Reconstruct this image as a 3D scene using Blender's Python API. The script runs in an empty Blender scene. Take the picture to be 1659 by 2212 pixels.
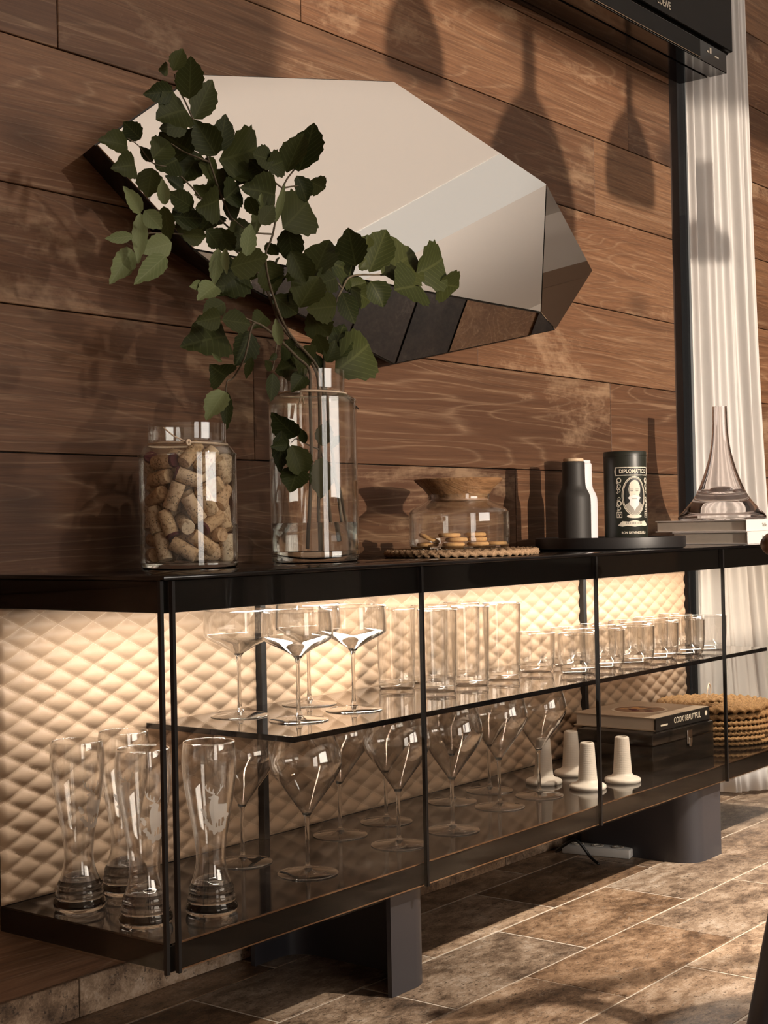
import bpy, bmesh, math, random
from mathutils import Vector, Matrix, Quaternion

# Room corner with a glass-fronted sideboard, faceted wall mirror and glassware.
EXPOSURE = 0.08
SKY_STR = 0.6
SUN_E = 3.6
DAY_E = 90.0
DAY_E2 = 48.0
SPOT_E = 400.0
LED_E = 92.0
UP_E = 140.0
random.seed(11)
SC = bpy.context.scene
COL = SC.collection
PI = math.pi

# ---------------------------------------------------------------- camera
cam_d = bpy.data.cameras.new('camera')
cam = bpy.data.objects.new('camera', cam_d)
COL.objects.link(cam)
cam_d.lens = 3160.0 * 36.0 / 2212.0
cam_d.sensor_width = 36.0
cam_d.sensor_fit = 'AUTO'
cam_d.clip_start = 0.02
Rm = Matrix(((0.61420235, 0.00449508, -0.78913577),
             (-0.7888967, -0.0217658, -0.61414026),
             (-0.01993678, 0.99975299, -0.00982246)))
cam.matrix_world = Matrix.Translation((0, 0, 0.796)) @ Rm.to_4x4()
SC.camera = cam

# ---------------------------------------------------------------- view
SC.view_settings.view_transform = 'Standard'
SC.view_settings.look = 'None'
SC.view_settings.gamma = 1.0
SC.view_settings.use_curve_mapping = False
SC.view_settings.exposure = EXPOSURE
SC.cycles.use_denoising = True
SC.cycles.use_light_tree = False
SC.cycles.max_bounces = 9
SC.cycles.diffuse_bounces = 3
SC.cycles.adaptive_threshold = 0.05
SC.cycles.glossy_bounces = 5
SC.cycles.transmission_bounces = 9
SC.cycles.transparent_max_bounces = 28
SC.cycles.caustics_refractive = True
SC.cycles.caustics_reflective = False
SC.cycles.sample_clamp_indirect = 6.0

# ---------------------------------------------------------------- world and daylight
W = bpy.data.worlds.new('sky')
SC.world = W
W.use_nodes = True
W.node_tree.nodes['Background'].inputs[0].default_value = (0.95, 0.93, 0.90, 1)
W.node_tree.nodes['Background'].inputs[1].default_value = SKY_STR

SUN_DIR = Vector((0.10, 1.0, -0.085)).normalized()
sl = bpy.data.lights.new('low_sun', 'SUN')
sl.energy = SUN_E
sl.angle = math.radians(0.7)
sl.color = (1.0, 0.84, 0.68)
so = bpy.data.objects.new('low_sun', sl)
COL.objects.link(so)
so.location = (2, -8, 2.5)
so.rotation_euler = SUN_DIR.to_track_quat('-Z', 'Y').to_euler()

def window_light(name, x, z, w, h, power, color):
    l = bpy.data.lights.new(name, 'AREA')
    l.shape = 'RECTANGLE'
    l.size = w
    l.size_y = h
    l.energy = power
    l.color = color
    o = bpy.data.objects.new(name, l)
    COL.objects.link(o)
    o.location = (x, -4.45, z)
    o.rotation_euler = Vector((0, 1, 0)).to_track_quat('-Z', 'Y').to_euler()
    return o
window_light('daylight_window', 3.0, 1.75, 3.0, 1.6, DAY_E, (1.0, 0.90, 0.80))
window_light('daylight_glazed_door', -0.2, 1.3, 1.6, 2.4, DAY_E2, (1.0, 0.89, 0.79))

# ---------------------------------------------------------------- helpers
def link(o):
    COL.objects.link(o)
    return o

def tag(o, label=None, cat=None, group=None, kind=None):
    if label: o['label'] = label
    if cat: o['category'] = cat
    if group: o['group'] = group
    if kind: o['kind'] = kind
    return o

def thing(name, label, cat, loc=(0, 0, 0), rz=0.0, group=None):
    o = link(bpy.data.objects.new(name, None))
    o.empty_display_size = 0.05
    o.location = loc
    o.rotation_euler = (0, 0, rz)
    return tag(o, label, cat, group)

def obj(name, me, mat=None, parent=None, loc=None, smooth=False):
    if isinstance(me, bmesh.types.BMesh):
        bm = me
        me = bpy.data.meshes.new(name)
        bm.normal_update()
        bm.to_mesh(me)
        bm.free()
    if mat is not None and not me.materials:
        me.materials.append(mat)
    if smooth:
        me.polygons.foreach_set('use_smooth', [True] * len(me.polygons))
    o = link(bpy.data.objects.new(name, me))
    if parent is not None: o.parent = parent
    if loc is not None: o.location = loc
    return o

def copy_tree(o, parent=None, loc=None, rz=None, label=None):
    c = o.copy()
    link(c)
    c.parent = parent
    if loc is not None: c.location = loc
    if rz is not None: c.rotation_euler = (0, 0, rz)
    if label: c['label'] = label
    for ch in list(o.children):
        copy_tree(ch, c)
    return c

def sharp(me, ang=35):
    """smooth shading with edges sharper than ang kept hard"""
    bm = bmesh.new()
    bm.from_mesh(me)
    for f in bm.faces: f.smooth = True
    for e in bm.edges:
        if len(e.link_faces) == 2 and e.calc_face_angle(0) > math.radians(ang): e.smooth = False
    bm.to_mesh(me)
    bm.free()
    return me

def box_bm(x0, x1, y0, y1, z0, z1, bev=0.0, seg=1, bm=None):
    b = bm or bmesh.new()
    r = bmesh.ops.create_cube(b, size=1.0)
    vs = r['verts']
    for v in vs:
        v.co = Vector((x0 + (v.co.x + .5) * (x1 - x0), y0 + (v.co.y + .5) * (y1 - y0), z0 + (v.co.z + .5) * (z1 - z0)))
    if bev > 0:
        es = [e for e in b.edges if e.verts[0] in vs and e.verts[1] in vs]
        bmesh.ops.bevel(b, geom=es, offset=bev, segments=seg, affect='EDGES', profile=0.5)
    return b

def box(name, x0, x1, y0, y1, z0, z1, mat, parent=None, bev=0.0, seg=1):
    o = obj(name, box_bm(x0, x1, y0, y1, z0, z1, bev, seg), mat, parent)
    if seg > 1: sharp(o.data)
    return o

def lathe(prof, seg=48, ang=40):
    """closed profile of revolution: r=0 points become poles"""
    bm = bmesh.new()
    rings = []
    for r, z in prof:
        if r < 1e-6:
            rings.append([bm.verts.new((0, 0, z))])
        else:
            rings.append([bm.verts.new((r * math.cos(2 * PI * i / seg), r * math.sin(2 * PI * i / seg), z)) for i in range(seg)])
    for a, b in zip(rings, rings[1:]):
        if len(a) == 1 and len(b) == 1: continue
        for i in range(seg):
            j = (i + 1) % seg
            if len(a) == 1: bm.faces.new((a[0], b[j], b[i]))
            elif len(b) == 1: bm.faces.new((a[i], a[j], b[0]))
            else: bm.faces.new((a[i], a[j], b[j], b[i]))
    me = bpy.data.meshes.new('lathe')
    bmesh.ops.recalc_face_normals(bm, faces=bm.faces)
    bm.to_mesh(me)
    bm.free()
    return sharp(me, ang)

def smooth_prof(pts, n=6):
    """Catmull-Rom through (r,z) points"""
    out = []
    P = [pts[0]] + list(pts) + [pts[-1]]
    for i in range(1, len(P) - 2):
        p0, p1, p2, p3 = P[i - 1], P[i], P[i + 1], P[i + 2]
        for k in range(n):
            t = k / n
            out.append(tuple(0.5 * ((2 * p1[d]) + (-p0[d] + p2[d]) * t + (2 * p0[d] - 5 * p1[d] + 4 * p2[d] - p3[d]) * t * t + (-p0[d] + 3 * p1[d] - 3 * p2[d] + p3[d]) * t ** 3) for d in (0, 1)))
    out.append(tuple(pts[-1]))
    return [(max(r, 0.0), z) for r, z in out]

def shell(outer, th, bottom=True):
    """thin vessel wall: outer profile from bottom to rim, inner back down"""
    inner = []
    n = len(outer)
    for i in range(n):
        a = outer[max(i - 1, 0)]
        b = outer[min(i + 1, n - 1)]
        dx, dz = b[0] - a[0], b[1] - a[1]
        l = math.hypot(dx, dz) or 1
        inner.append((max(outer[i][0] - th * dz / l, 0.0005), outer[i][1] + th * dx / l))
    inner[-1] = (outer[-1][0] - th, outer[-1][1])
    return list(outer) + inner[::-1] + [outer[0]]

def tube_bm(pts, rad, seg=8, bm=None, caps=True, closed=False):
    b = bm or bmesh.new()
    pts = [Vector(p) for p in pts]
    n = len(pts)
    rr = rad if isinstance(rad, (list, tuple)) else [rad] * n
    rings = []
    up = Vector((0, 0, 1))
    prev = None
    for i in range(n):
        if closed: t = pts[(i + 1) % n] - pts[i - 1]
        else: t = pts[min(i + 1, n - 1)] - pts[max(i - 1, 0)]
        t.normalize()
        if prev is None:
            a = t.cross(up)
            if a.length < 1e-3: a = t.cross(Vector((1, 0, 0)))
        else:
            a = prev - t * prev.dot(t)
            if a.length < 1e-6: a = t.cross(up)
        a.normalize()
        prev = a
        c = t.cross(a)
        rings.append([b.verts.new(pts[i] + (a * math.cos(2 * PI * k / seg) + c * math.sin(2 * PI * k / seg)) * rr[i]) for k in range(seg)])
    m = n if closed else n - 1
    for i in range(m):
        A, B = rings[i], rings[(i + 1) % n]
        for k in range(seg):
            b.faces.new((A[k], A[(k + 1) % seg], B[(k + 1) % seg], B[k]))
    if caps and not closed:
        b.faces.new(rings[0][::-1])
        b.faces.new(rings[-1])
    return b

def tube(name, pts, rad, mat, parent=None, seg=8, closed=False):
    return obj(name, tube_bm(pts, rad, seg, closed=closed), mat, parent, smooth=True)

def spline(pts, n=6):
    pts = [Vector(p) for p in pts]
    P = [pts[0]] + pts + [pts[-1]]
    out = []
    for i in range(1, len(P) - 2):
        p0, p1, p2, p3 = P[i - 1:i + 3]
        for k in range(n):
            t = k / n
            out.append(0.5 * ((2 * p1) + (p2 - p0) * t + (2 * p0 - 5 * p1 + 4 * p2 - p3) * t * t + (3 * p1 - p0 - 3 * p2 + p3) * t ** 3))
    out.append(pts[-1])
    return out

def prism(poly, y0, y1, bm=None):
    """(x,z) polygon extruded along y"""
    b = bm or bmesh.new()
    a = [b.verts.new((x, y0, z)) for x, z in poly]
    c = [b.verts.new((x, y1, z)) for x, z in poly]
    n = len(poly)
    b.faces.new(a)
    b.faces.new(c[::-1])
    for i in range(n): b.faces.new((a[i], c[i], c[(i + 1) % n], a[(i + 1) % n]))
    bmesh.ops.recalc_face_normals(b, faces=b.faces)
    return b

def text_mesh(s, size, bold=0.0):
    cu = bpy.data.curves.new('lettering', 'FONT')
    cu.body = s
    cu.size = size
    cu.align_x = 'CENTER'
    cu.align_y = 'CENTER'
    cu.offset = bold
    cu.resolution_u = 3
    o = link(bpy.data.objects.new('lettering', cu))
    dg = bpy.context.evaluated_depsgraph_get()
    me = bpy.data.meshes.new_from_object(o.evaluated_get(dg))
    bpy.data.objects.remove(o)
    bpy.data.curves.remove(cu)
    me.materials.clear()
    return me

def text_obj(name, s, size, mat, parent, M, bold=0.0, squeeze=1.0, depth=0.0004):
    me = text_mesh(s, size, bold)
    bm = bmesh.new()
    bm.from_mesh(me)
    for v in bm.verts: v.co.x *= squeeze
    r = bmesh.ops.extrude_face_region(bm, geom=bm.faces[:])
    for e in r['geom']:
        if isinstance(e, bmesh.types.BMVert): e.co.z += depth
    bmesh.ops.recalc_face_normals(bm, faces=bm.faces)
    for v in bm.verts: v.co = M @ v.co
    return obj(name, bm, mat, parent)

# ---------------------------------------------------------------- materials
MATS = {}
class NT:
    def __init__(self, name):
        self.m = bpy.data.materials.new(name)
        self.m.use_nodes = True
        self.t = self.m.node_tree
        self.t.nodes.clear()
        self.out = self.t.nodes.new('ShaderNodeOutputMaterial')
    def n(self, typ, props=None, **ins):
        nd = self.t.nodes.new('ShaderNode' + typ)
        for k, v in (props or {}).items(): setattr(nd, k, v)
        for k, v in ins.items():
            key = k.replace('_', ' ')
            if key.isdigit(): sock = nd.inputs[int(key)]
            elif k.startswith('i') and k[1:].isdigit(): sock = nd.inputs[int(k[1:])]
            else: sock = nd.inputs[key]
            self.set(sock, v)
        return nd
    def set(self, sock, v):
        if isinstance(v, bpy.types.NodeSocket): self.t.links.new(v, sock)
        elif isinstance(v, bpy.types.Node): self.t.links.new(v.outputs[0], sock)
        else:
            if isinstance(v, (tuple, list)) and len(v) == 3 and len(getattr(sock, 'default_value', (0,)) if hasattr(sock.default_value, '__len__') else ()) == 4: v = tuple(v) + (1,)
            sock.default_value = v
    def math(self, op, a, b=None, c=None):
        nd = self.t.nodes.new('ShaderNodeMath')
        nd.operation = op
        for i, v in enumerate((a, b, c)):
            if v is not None: self.set(nd.inputs[i], v)
        return nd.outputs[0]
    def ramp(self, fac, stops, interp='LINEAR'):
        nd = self.t.nodes.new('ShaderNodeValToRGB')
        cr = nd.color_ramp
        cr.interpolation = interp
        while len(cr.elements) < len(stops): cr.elements.new(0.5)
        for e, (p, c) in zip(cr.elements, stops):
            e.position = p
            e.color = tuple(c) + (1,) if len(c) == 3 else c
        self.set(nd.inputs[0], fac)
        return nd.outputs[0]
    def mix(self, fac, a, b, mode='MIX'):
        nd = self.t.nodes.new('ShaderNodeMix')
        nd.data_type = 'RGBA'
        nd.blend_type = mode
        nd.clamp_factor = True
        self.set(nd.inputs[0], fac)
        self.set(nd.inputs[6], a)
        self.set(nd.inputs[7], b)
        return nd.outputs[2]
    def coords(self, scale=(1, 1, 1), rnd=True, out='Object'):
        tc = self.n('TexCoord')
        v = tc.outputs[out]
        if rnd:
            oi = self.n('ObjectInfo')
            sc = self.n('VectorMath', {'operation': 'SCALE'}, i0=(37.0, 91.0, 53.0))
            self.t.links.new(oi.outputs['Random'], sc.inputs['Scale'])
            v = self.n('VectorMath', {'operation': 'ADD'}, i0=v, i1=sc.outputs[0]).outputs[0]
        return self.n('VectorMath', {'operation': 'MULTIPLY'}, i0=v, i1=scale).outputs[0]
    def noise(self, vec, scale, detail=4, rough=.55, dist=0.0):
        nd = self.n('TexNoise', None, Vector=vec, Scale=scale, Detail=detail, Roughness=rough, Distortion=dist)
        return nd.outputs[0]
    def rand(self):
        return self.n('ObjectInfo').outputs['Random']
    def bsdf(self, color, rough=.5, metallic=0.0, spec=.5, bump=None, bstr=.2, bdist=.002, **kw):
        b = self.n('BsdfPrincipled')
        self.set(b.inputs['Base Color'], color)
        self.set(b.inputs['Roughness'], rough)
        self.set(b.inputs['Metallic'], metallic)
        self.set(b.inputs['Specular IOR Level'], spec)
        for k, v in kw.items(): self.set(b.inputs[k.replace('_', ' ')], v)
        if bump is not None:
            bp = self.n('Bump', None, Strength=bstr, Distance=bdist, Height=bump)
            self.t.links.new(bp.outputs[0], b.inputs['Normal'])
        self.t.links.new(b.outputs[0], self.out.inputs[0])
        return b
    def done(self, key):
        MATS[key] = self.m
        return self.m

def plain(key, color, rough=.5, metallic=0.0, spec=.5, noise=0.0, nscale=60.0, bump=0.0):
    k = NT(key)
    c = color
    bmp = None
    if noise or bump:
        v = k.coords()
        nz = k.noise(v, nscale, 4)
        if noise:
            c = k.mix(nz, tuple(x * (1 - noise) for x in color), tuple(min(1, x * (1 + noise)) for x in color))
        if bump: bmp = nz
    k.bsdf(c, rough, metallic, spec, bmp, bump, .001)
    return k.done(key)

def wood_material(key, dark, mid, light, pale, axis=0, rough=.5, patch=0.5, ring=20.0, red=None):
    """long-grained oak: axis = index of the grain direction in object space"""
    k = NT(key)
    def S(al, ac):
        s = [ac, ac, ac]
        s[axis] = al
        return tuple(s)
    v1 = k.coords(S(.40, 2.6))
    n1 = k.noise(v1, 1.0, 3, .5)
    v2 = k.coords(S(.42, 4.6))
    n2 = k.noise(v2, 1.0, 2.4, .45, .12)
    # growth rings: contour lines of a stretched noise field
    f = k.math('MULTIPLY', n2, ring)
    fr = k.math('FRACT', f)
    tri = k.math('ABSOLUTE', k.math('SUBTRACT', k.math('MULTIPLY', fr, 2.0), 1.0))
    line = k.ramp(tri, [(0.0, (1, 1, 1)), (.14, (.35, .35, .35)), (.30, (0, 0, 0))])
    fine = k.noise(k.coords(S(1.6, 75)), 1.0, 3, .65, .2)
    vf = k.coords(S(9, 240))
    fib = k.noise(vf, 1.0, 3, .7)
    base = k.ramp(n1, [(.30, dark), (.50, mid), (.72, light)])
    oi = k.rand()
    base = k.mix(k.math('MULTIPLY', oi, .55), base, k.mix(.5, base, mid))
    base = k.mix(k.math('MULTIPLY', k.math('SUBTRACT', 1.0, tri), .28), base, dark)
    base = k.mix(k.math('MULTIPLY', line, .30), base, pale)
    base = k.mix(k.ramp(fine, [(.34, (.55, .55, .55)), (.48, (0, 0, 0))]), base, tuple(x * .7 for x in dark))
    base = k.mix(k.ramp(fine, [(.56, (0, 0, 0)), (.70, (.35, .35, .35))]), base, pale)
    base = k.mix(k.ramp(fib, [(.35, (.55, .55, .55)), (.62, (0, 0, 0))]), base, dark)
    # rubbed pale saw patches with ragged edges
    vp = k.coords(S(1.3, 3.4))
    pn = k.noise(vp, 1.0, 6, .65, .4)
    vq = k.coords(S(40, 60))
    pq = k.noise(vq, 1.0, 3, .7)
    pm = k.ramp(k.math('ADD', pn, k.math('MULTIPLY', pq, .12)), [(.64, (0, 0, 0)), (.72, (1, 1, 1))])
    base = k.mix(k.math('MULTIPLY', pm, patch), base, pale)
    # knots
    vk = k.coords(S(1.6, 3.0))
    vor = k.n('TexVoronoi', None, Vector=vk, Scale=1.0)
    kn = k.ramp(vor.outputs[0], [(.04, (1, 1, 1)), (.16, (0, 0, 0))])
    base = k.mix(k.math('MULTIPLY', kn, .75), base, tuple(x * .45 for x in dark))
    hsv = k.n('HueSaturation', None, Color=base, Saturation=1.0)
    k.set(hsv.inputs['Value'], k.math('ADD', .78, k.math('MULTIPLY', oi, .42)))
    k.bsdf(hsv.outputs[0], rough, 0, .35, k.math('ADD', fib, k.math('MULTIPLY', line, .6)), .35, .0012)
    return k.done(key)

wood_material('wall_oak', (.078, .034, .0165), (.165, .078, .038), (.250, .132, .068), (.43, .285, .175), 0, .5, .5, 46)
wood_material('pale_oak', (.16, .085, .045), (.33, .19, .10), (.45, .28, .16), (.55, .38, .24), 0, .4, .15, 14)
wood_material('lid_oak', (.10, .045, .02), (.27, .14, .065), (.42, .25, .13), (.5, .33, .19), 0, .35, .1, 30)

# travertine floor tile
def stone(key, tint=1.0):
    k = NT(key)
    v = k.coords((1, 1.7, 1))
    n1 = k.noise(v, 5.0, 6, .62, .6)
    n2 = k.noise(v, 26.0, 6, .7, .3)
    n3 = k.noise(v, 95.0, 5, .75)
    n4 = k.noise(v, 230.0, 4, .75)
    m = k.math('ADD', k.math('MULTIPLY', n1, .42), k.math('ADD', k.math('MULTIPLY', n2, .38), k.math('MULTIPLY', n4, .20)))
    c = k.ramp(m, [(.37, (.055, .038, .027)), (.46, (.20, .142, .100)), (.53, (.39, .295, .215)), (.64, (.66, .575, .49))])
    oi = k.rand()
    warm = k.ramp(oi, [(0.0, (.62, .50, .40)), (.35, (.95, .80, .66)), (.7, (.92, .89, .86)), (1.0, (1.25, 1.15, 1.05))])
    c = k.mix(1.0, c, warm, 'MULTIPLY')
    pits = k.ramp(n3, [(.37, (1, 1, 1)), (.43, (0, 0, 0))])
    c = k.mix(k.math('MULTIPLY', pits, .75), c, (.03, .02, .014))
    cr = k.ramp(k.noise(k.coords((2, 4, 1)), 9.0, 5, .75, 1.5), [(.60, (0, 0, 0)), (.635, (1, 1, 1)), (.66, (0, 0, 0))])
    c = k.mix(k.math('MULTIPLY', cr, .35), c, (.62, .54, .45))
    k.bsdf(c, k.math('ADD', .28, k.math('MULTIPLY', n2, .3)), 0, .4, k.math('SUBTRACT', n2, pits), .25, .0015)
    return k.done(key)
stone('travertine')
plain('grout', (.66, .58, .48), .9, noise=.15, nscale=200)
def dark_stone():
    k = NT('dark_stone')
    v = k.coords((1, 1, 1))
    n = k.math('ADD', k.math('MULTIPLY', k.noise(v, 4, 6, .6, .5), .6), k.math('MULTIPLY', k.noise(v, 40, 5, .7), .4))
    k.bsdf(k.ramp(n, [(.35, (.012, .009, .007)), (.55, (.045, .034, .027)), (.72, (.12, .10, .085))]), .4, 0, .4)
    return k.done('dark_stone')
dark_stone()
plain('plaster', (.74, .67, .60), .9)
plain('plaster_cove_glow', (.83, .83, .80), .9)
plain('black_gloss', (.006, .005, .005), .07, 0, .5)
plain('black_panel', (.004, .0035, .003), .4, 0, .15)
plain('black_lacquer', (.008, .007, .006), .18, 0, .5)
plain('black_matte', (.012, .011, .011), .45, 0, .4)
plain('anthracite', (.045, .043, .050), .38, .0, .5, noise=.08, nscale=300)
plain('door_edge', (.012, .011, .011), .45, .0, .3)
plain('bronze_strip', (.32, .22, .15), .25, 1.0)
plain('tray_black', (.018, .016, .016), .42, 0, .5)
plain('charcoal', (.028, .025, .023), .55, 0, .4, noise=.1, nscale=120)
plain('lilac_white', (.72, .69, .72), .5)
plain('beech', (.62, .45, .30), .5)
plain('cream_ceramic', (.80, .74, .66), .45, 0, .4)
plain('twine', (.78, .60, .44), .9, noise=.3, nscale=400)
plain('chrome', (.75, .72, .68), .15, 1.0)
plain('paper', (.72, .65, .56), .85, noise=.1, nscale=40)
plain('book_white', (.82, .77, .74), .6)
plain('book_cover', (.50, .40, .30), .55, noise=.12, nscale=20)
plain('book_spine', (.012, .010, .008), .5)
plain('print_cream', (.74, .68, .56), .6)
plain('print_grey', (.34, .31, .26), .6)
plain('tin_green', (.020, .022, .016), .38, .0, .5)
plain('tin_dark', (.008, .008, .006), .45)
plain('etched', (.8, .8, .8), .8)
plain('recess_shade', (.030, .014, .008), .7)
plain('walnut', (.10, .045, .022), .35, noise=.3, nscale=30)
plain('cabinet_brown', (.15, .085, .045), .5)
plain('gasket', (.25, .14, .08), .5)
plain('tag_dark', (.03, .025, .02), .6)
plain('white_plastic', (.75, .74, .71), .4)
plain('cookie', (.55, .31, .13), .85, noise=.35, nscale=120, bump=.5)
plain('pendant_metal', (.06, .045, .035), .3, .8)
plain('stem_bark', (.10, .075, .045), .75, noise=.4, nscale=200)
plain('wine_stain', (.085, .010, .016), .8, noise=.3, nscale=200)

def cork_mat():
    k = NT('cork')
    v = k.coords()
    n1 = k.noise(v, 160, 4, .7)
    n2 = k.noise(v, 420, 3, .7)
    oi = k.rand()
    c = k.ramp(oi, [(0, (.56, .33, .17)), (.4, (.70, .50, .31)), (.75, (.80, .65, .47)), (1, (.62, .38, .21))])
    c = k.mix(k.ramp(n1, [(.36, (.8, .8, .8)), (.5, (0, 0, 0))]), c, (.27, .14, .065))
    # printed marks around the middle of the cork
    tc = k.n('TexCoord')
    sp = k.n('SeparateXYZ', None, Vector=tc.outputs['Object'])
    band = k.math('LESS_THAN', k.math('ABSOLUTE', k.math('SUBTRACT', sp.outputs[2], .004)), .0075)
    ink = k.n('TexVoronoi', None, Vector=k.coords((1, 1, .8)), Scale=300.0)
    inkm = k.math('MULTIPLY', band, k.math('LESS_THAN', ink.outputs[0], .30))
    inkm = k.math('MULTIPLY', inkm, k.math('GREATER_THAN', oi, .25))
    c = k.mix(k.math('MULTIPLY', inkm, .75), c, (.05, .035, .03))
    k.bsdf(c, .85, 0, .2, n2, .4, .0008)
    return k.done('cork')
cork_mat()

def leather():
    k = NT('quilted_leather')
    tc = k.n('TexCoord')
    sp = k.n('SeparateXYZ', None, Vector=tc.outputs['Object'])
    u = k.math('DIVIDE', sp.outputs[0], QU)
    v = k.math('DIVIDE', sp.outputs[2], QV)
    def thread(w, along):
        f = k.math('ABSOLUTE', k.math('SUBTRACT', k.math('FRACT', k.math('ADD', w, 100.5)), .5))
        near = k.math('LESS_THAN', f, .017)
        dash = k.math('LESS_THAN', k.math('FRACT', k.math('MULTIPLY', k.math('ADD', along, 100.0), 11.0)), .68)
        return k.math('MULTIPLY', near, dash)
    a, b = k.math('ADD', u, v), k.math('SUBTRACT', u, v)
    th = k.math('MAXIMUM', thread(a, b), thread(b, a))
    n = k.noise(tc.outputs['Object'], 700, 3, .6)
    c = k.mix(n, (.41, .285, .190), (.47, .330, .222))
    c = k.mix(k.math('MULTIPLY', th, .55), c, (.70, .55, .40))
    k.bsdf(c, .5, 0, .35, n, .12, .0006)
    return k.done('quilted_leather')
QU, QV = .0735, .036
leather()

def thin_glass(key, tint=(.97, .97, .95), refl=1.0, edge=(.80, .78, .74), rough=0.0):
    """clear thin glass: transparent body, Fresnel reflection, a little absorption where the wall is seen edge-on"""
    k = NT(key)
    lw = k.n('LayerWeight', None, Blend=.5)
    f = lw.outputs['Facing']
    f5 = k.math('POWER', f, 3.5)
    fr = k.math('MULTIPLY', k.math('ADD', .045, k.math('MULTIPLY', f5, .8)), refl)
    tcol = k.mix(k.math('POWER', f, 3.0), tint, edge)
    tr = k.n('BsdfTransparent', None, Color=tcol)
    gl = k.n('BsdfGlossy', None, Color=(1, 1, 1, 1), Roughness=rough)
    mx = k.n('MixShader')
    k.set(mx.inputs[0], fr)
    k.t.links.new(tr.outputs[0], mx.inputs[1])
    k.t.links.new(gl.outputs[0], mx.inputs[2])
    k.t.links.new(mx.outputs[0], k.out.inputs[0])
    return k.done(key)
thin_glass('pane_glass', (.97, .96, .945), .22, (.9, .88, .84))
thin_glass('smoked_shelf', (.42, .37, .33), 1.15, (.40, .34, .30))
thin_glass('drinking_glass', (.992, .99, .985), 2.0, (.95, .935, .91))
thin_glass('jar_glass', (.98, .985, .975), 1.2, (.86, .87, .84))

def solid_glass(key, color=(1, 1, 1), ior=1.5, rough=0.0):
    k = NT(key)
    g = k.n('BsdfGlass', None, Color=tuple(color) + (1,), IOR=ior, Roughness=rough)
    k.t.links.new(g.outputs[0], k.out.inputs[0])
    return k.done(key)
solid_glass('solid_glass', (.98, .97, .95), 1.5)
solid_glass('carafe_glass', (.985, .965, .96), 1.47)
solid_glass('water', (.97, .98, .97), 1.33)

def frosted():
    k = NT('frosted_print')
    d = k.n('BsdfDiffuse', None, Color=(.85, .82, .78, 1))
    t = k.n('BsdfTransparent')
    tl = k.n('BsdfTranslucent', None, Color=(.85, .8, .74, 1))
    m1 = k.n('MixShader', None, Fac=.5)
    k.t.links.new(d.outputs[0], m1.inputs[1])
    k.t.links.new(tl.outputs[0], m1.inputs[2])
    m2 = k.n('MixShader', None, Fac=.62)
    k.t.links.new(t.outputs[0], m2.inputs[1])
    k.t.links.new(m1.outputs[0], m2.inputs[2])
    k.t.links.new(m2.outputs[0], k.out.inputs[0])
    return k.done('frosted_print')
frosted()

def mirror_mat():
    k = NT('mirror_silver')
    g = k.n('BsdfGlossy', None, Color=(.90, .885, .86, 1), Roughness=0.0)
    k.t.links.new(g.outputs[0], k.out.inputs[0])
    return k.done('mirror_silver')
mirror_mat()

def curtain_mat():
    k = NT('curtain_voile')
    d = k.n('BsdfDiffuse', None, Color=(.85, .83, .81, 1))
    t = k.n('BsdfTranslucent', None, Color=(.86, .84, .82, 1))
    m = k.n('MixShader', None, Fac=.35)
    k.t.links.new(d.outputs[0], m.inputs[1])
    k.t.links.new(t.outputs[0], m.inputs[2])
    k.t.links.new(m.outputs[0], k.out.inputs[0])
    return k.done('curtain_voile')
curtain_mat()

def leaf_mat(key, c0, c1, vein):
    k = NT(key)
    tc = k.n('TexCoord')
    sp = k.n('SeparateXYZ', None, Vector=tc.outputs['Generated'])
    y = k.math('ABSOLUTE', k.math('SUBTRACT', sp.outputs[1], .5))
    w = k.math('FRACT', k.math('MULTIPLY', k.math('SUBTRACT', sp.outputs[0], k.math('MULTIPLY', y, .7)), 8.0))
    vm = k.math('LESS_THAN', w, .13)
    mid = k.math('LESS_THAN', y, .022)
    oi = k.rand()
    c = k.mix(oi, c0, c1)
    c = k.mix(k.math('MULTIPLY', k.math('MAXIMUM', vm, mid), .4), c, vein)
    b = k.bsdf(c, .55, 0, .18, w, .15, .0006)
    tl = k.n('BsdfTranslucent', None)
    k.set(tl.inputs[0], c)
    mx = k.n('MixShader', None, Fac=.22)
    k.t.links.new(b.outputs[0], mx.inputs[1])
    k.t.links.new(tl.outputs[0], mx.inputs[2])
    k.t.links.new(mx.outputs[0], k.out.inputs[0])
    return k.done(key)
leaf_mat('leaf_green', (.022, .029, .007), (.050, .056, .015), (.085, .09, .03))
leaf_mat('leaf_pale', (.13, .16, .065), (.19, .22, .10), (.24, .27, .14))

def braid_mat(key, a, b):
    k = NT(key)
    v = k.coords((1, 1, 1))
    n = k.noise(v, 90, 4, .65)
    n2 = k.noise(v, 380, 3, .7)
    c = k.mix(n, a, b)
    c = k.mix(k.ramp(n2, [(.35, (.7, .7, .7)), (.55, (0, 0, 0))]), c, tuple(x * .35 for x in a))
    k.bsdf(c, .8, 0, .2, n2, .5, .001)
    return k.done(key)
braid_mat('seagrass', (.22, .115, .045), (.52, .32, .15))
braid_mat('rush', (.33, .20, .11), (.50, .34, .21))

def emit(key, color, strength):
    k = NT(key)
    e = k.n('Emission', None, Color=tuple(color) + (1,), Strength=strength)
    k.t.links.new(e.outputs[0], k.out.inputs[0])
    return k.done(key)
emit('led_warm', (1.0, .93, .84), LED_E)
emit('lamp_lens', (1.0, .85, .68), 6.0)
M = MATS
# ================================================================ the setting
WY = 1.896          # wall face
CEIL = 2.75
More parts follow.
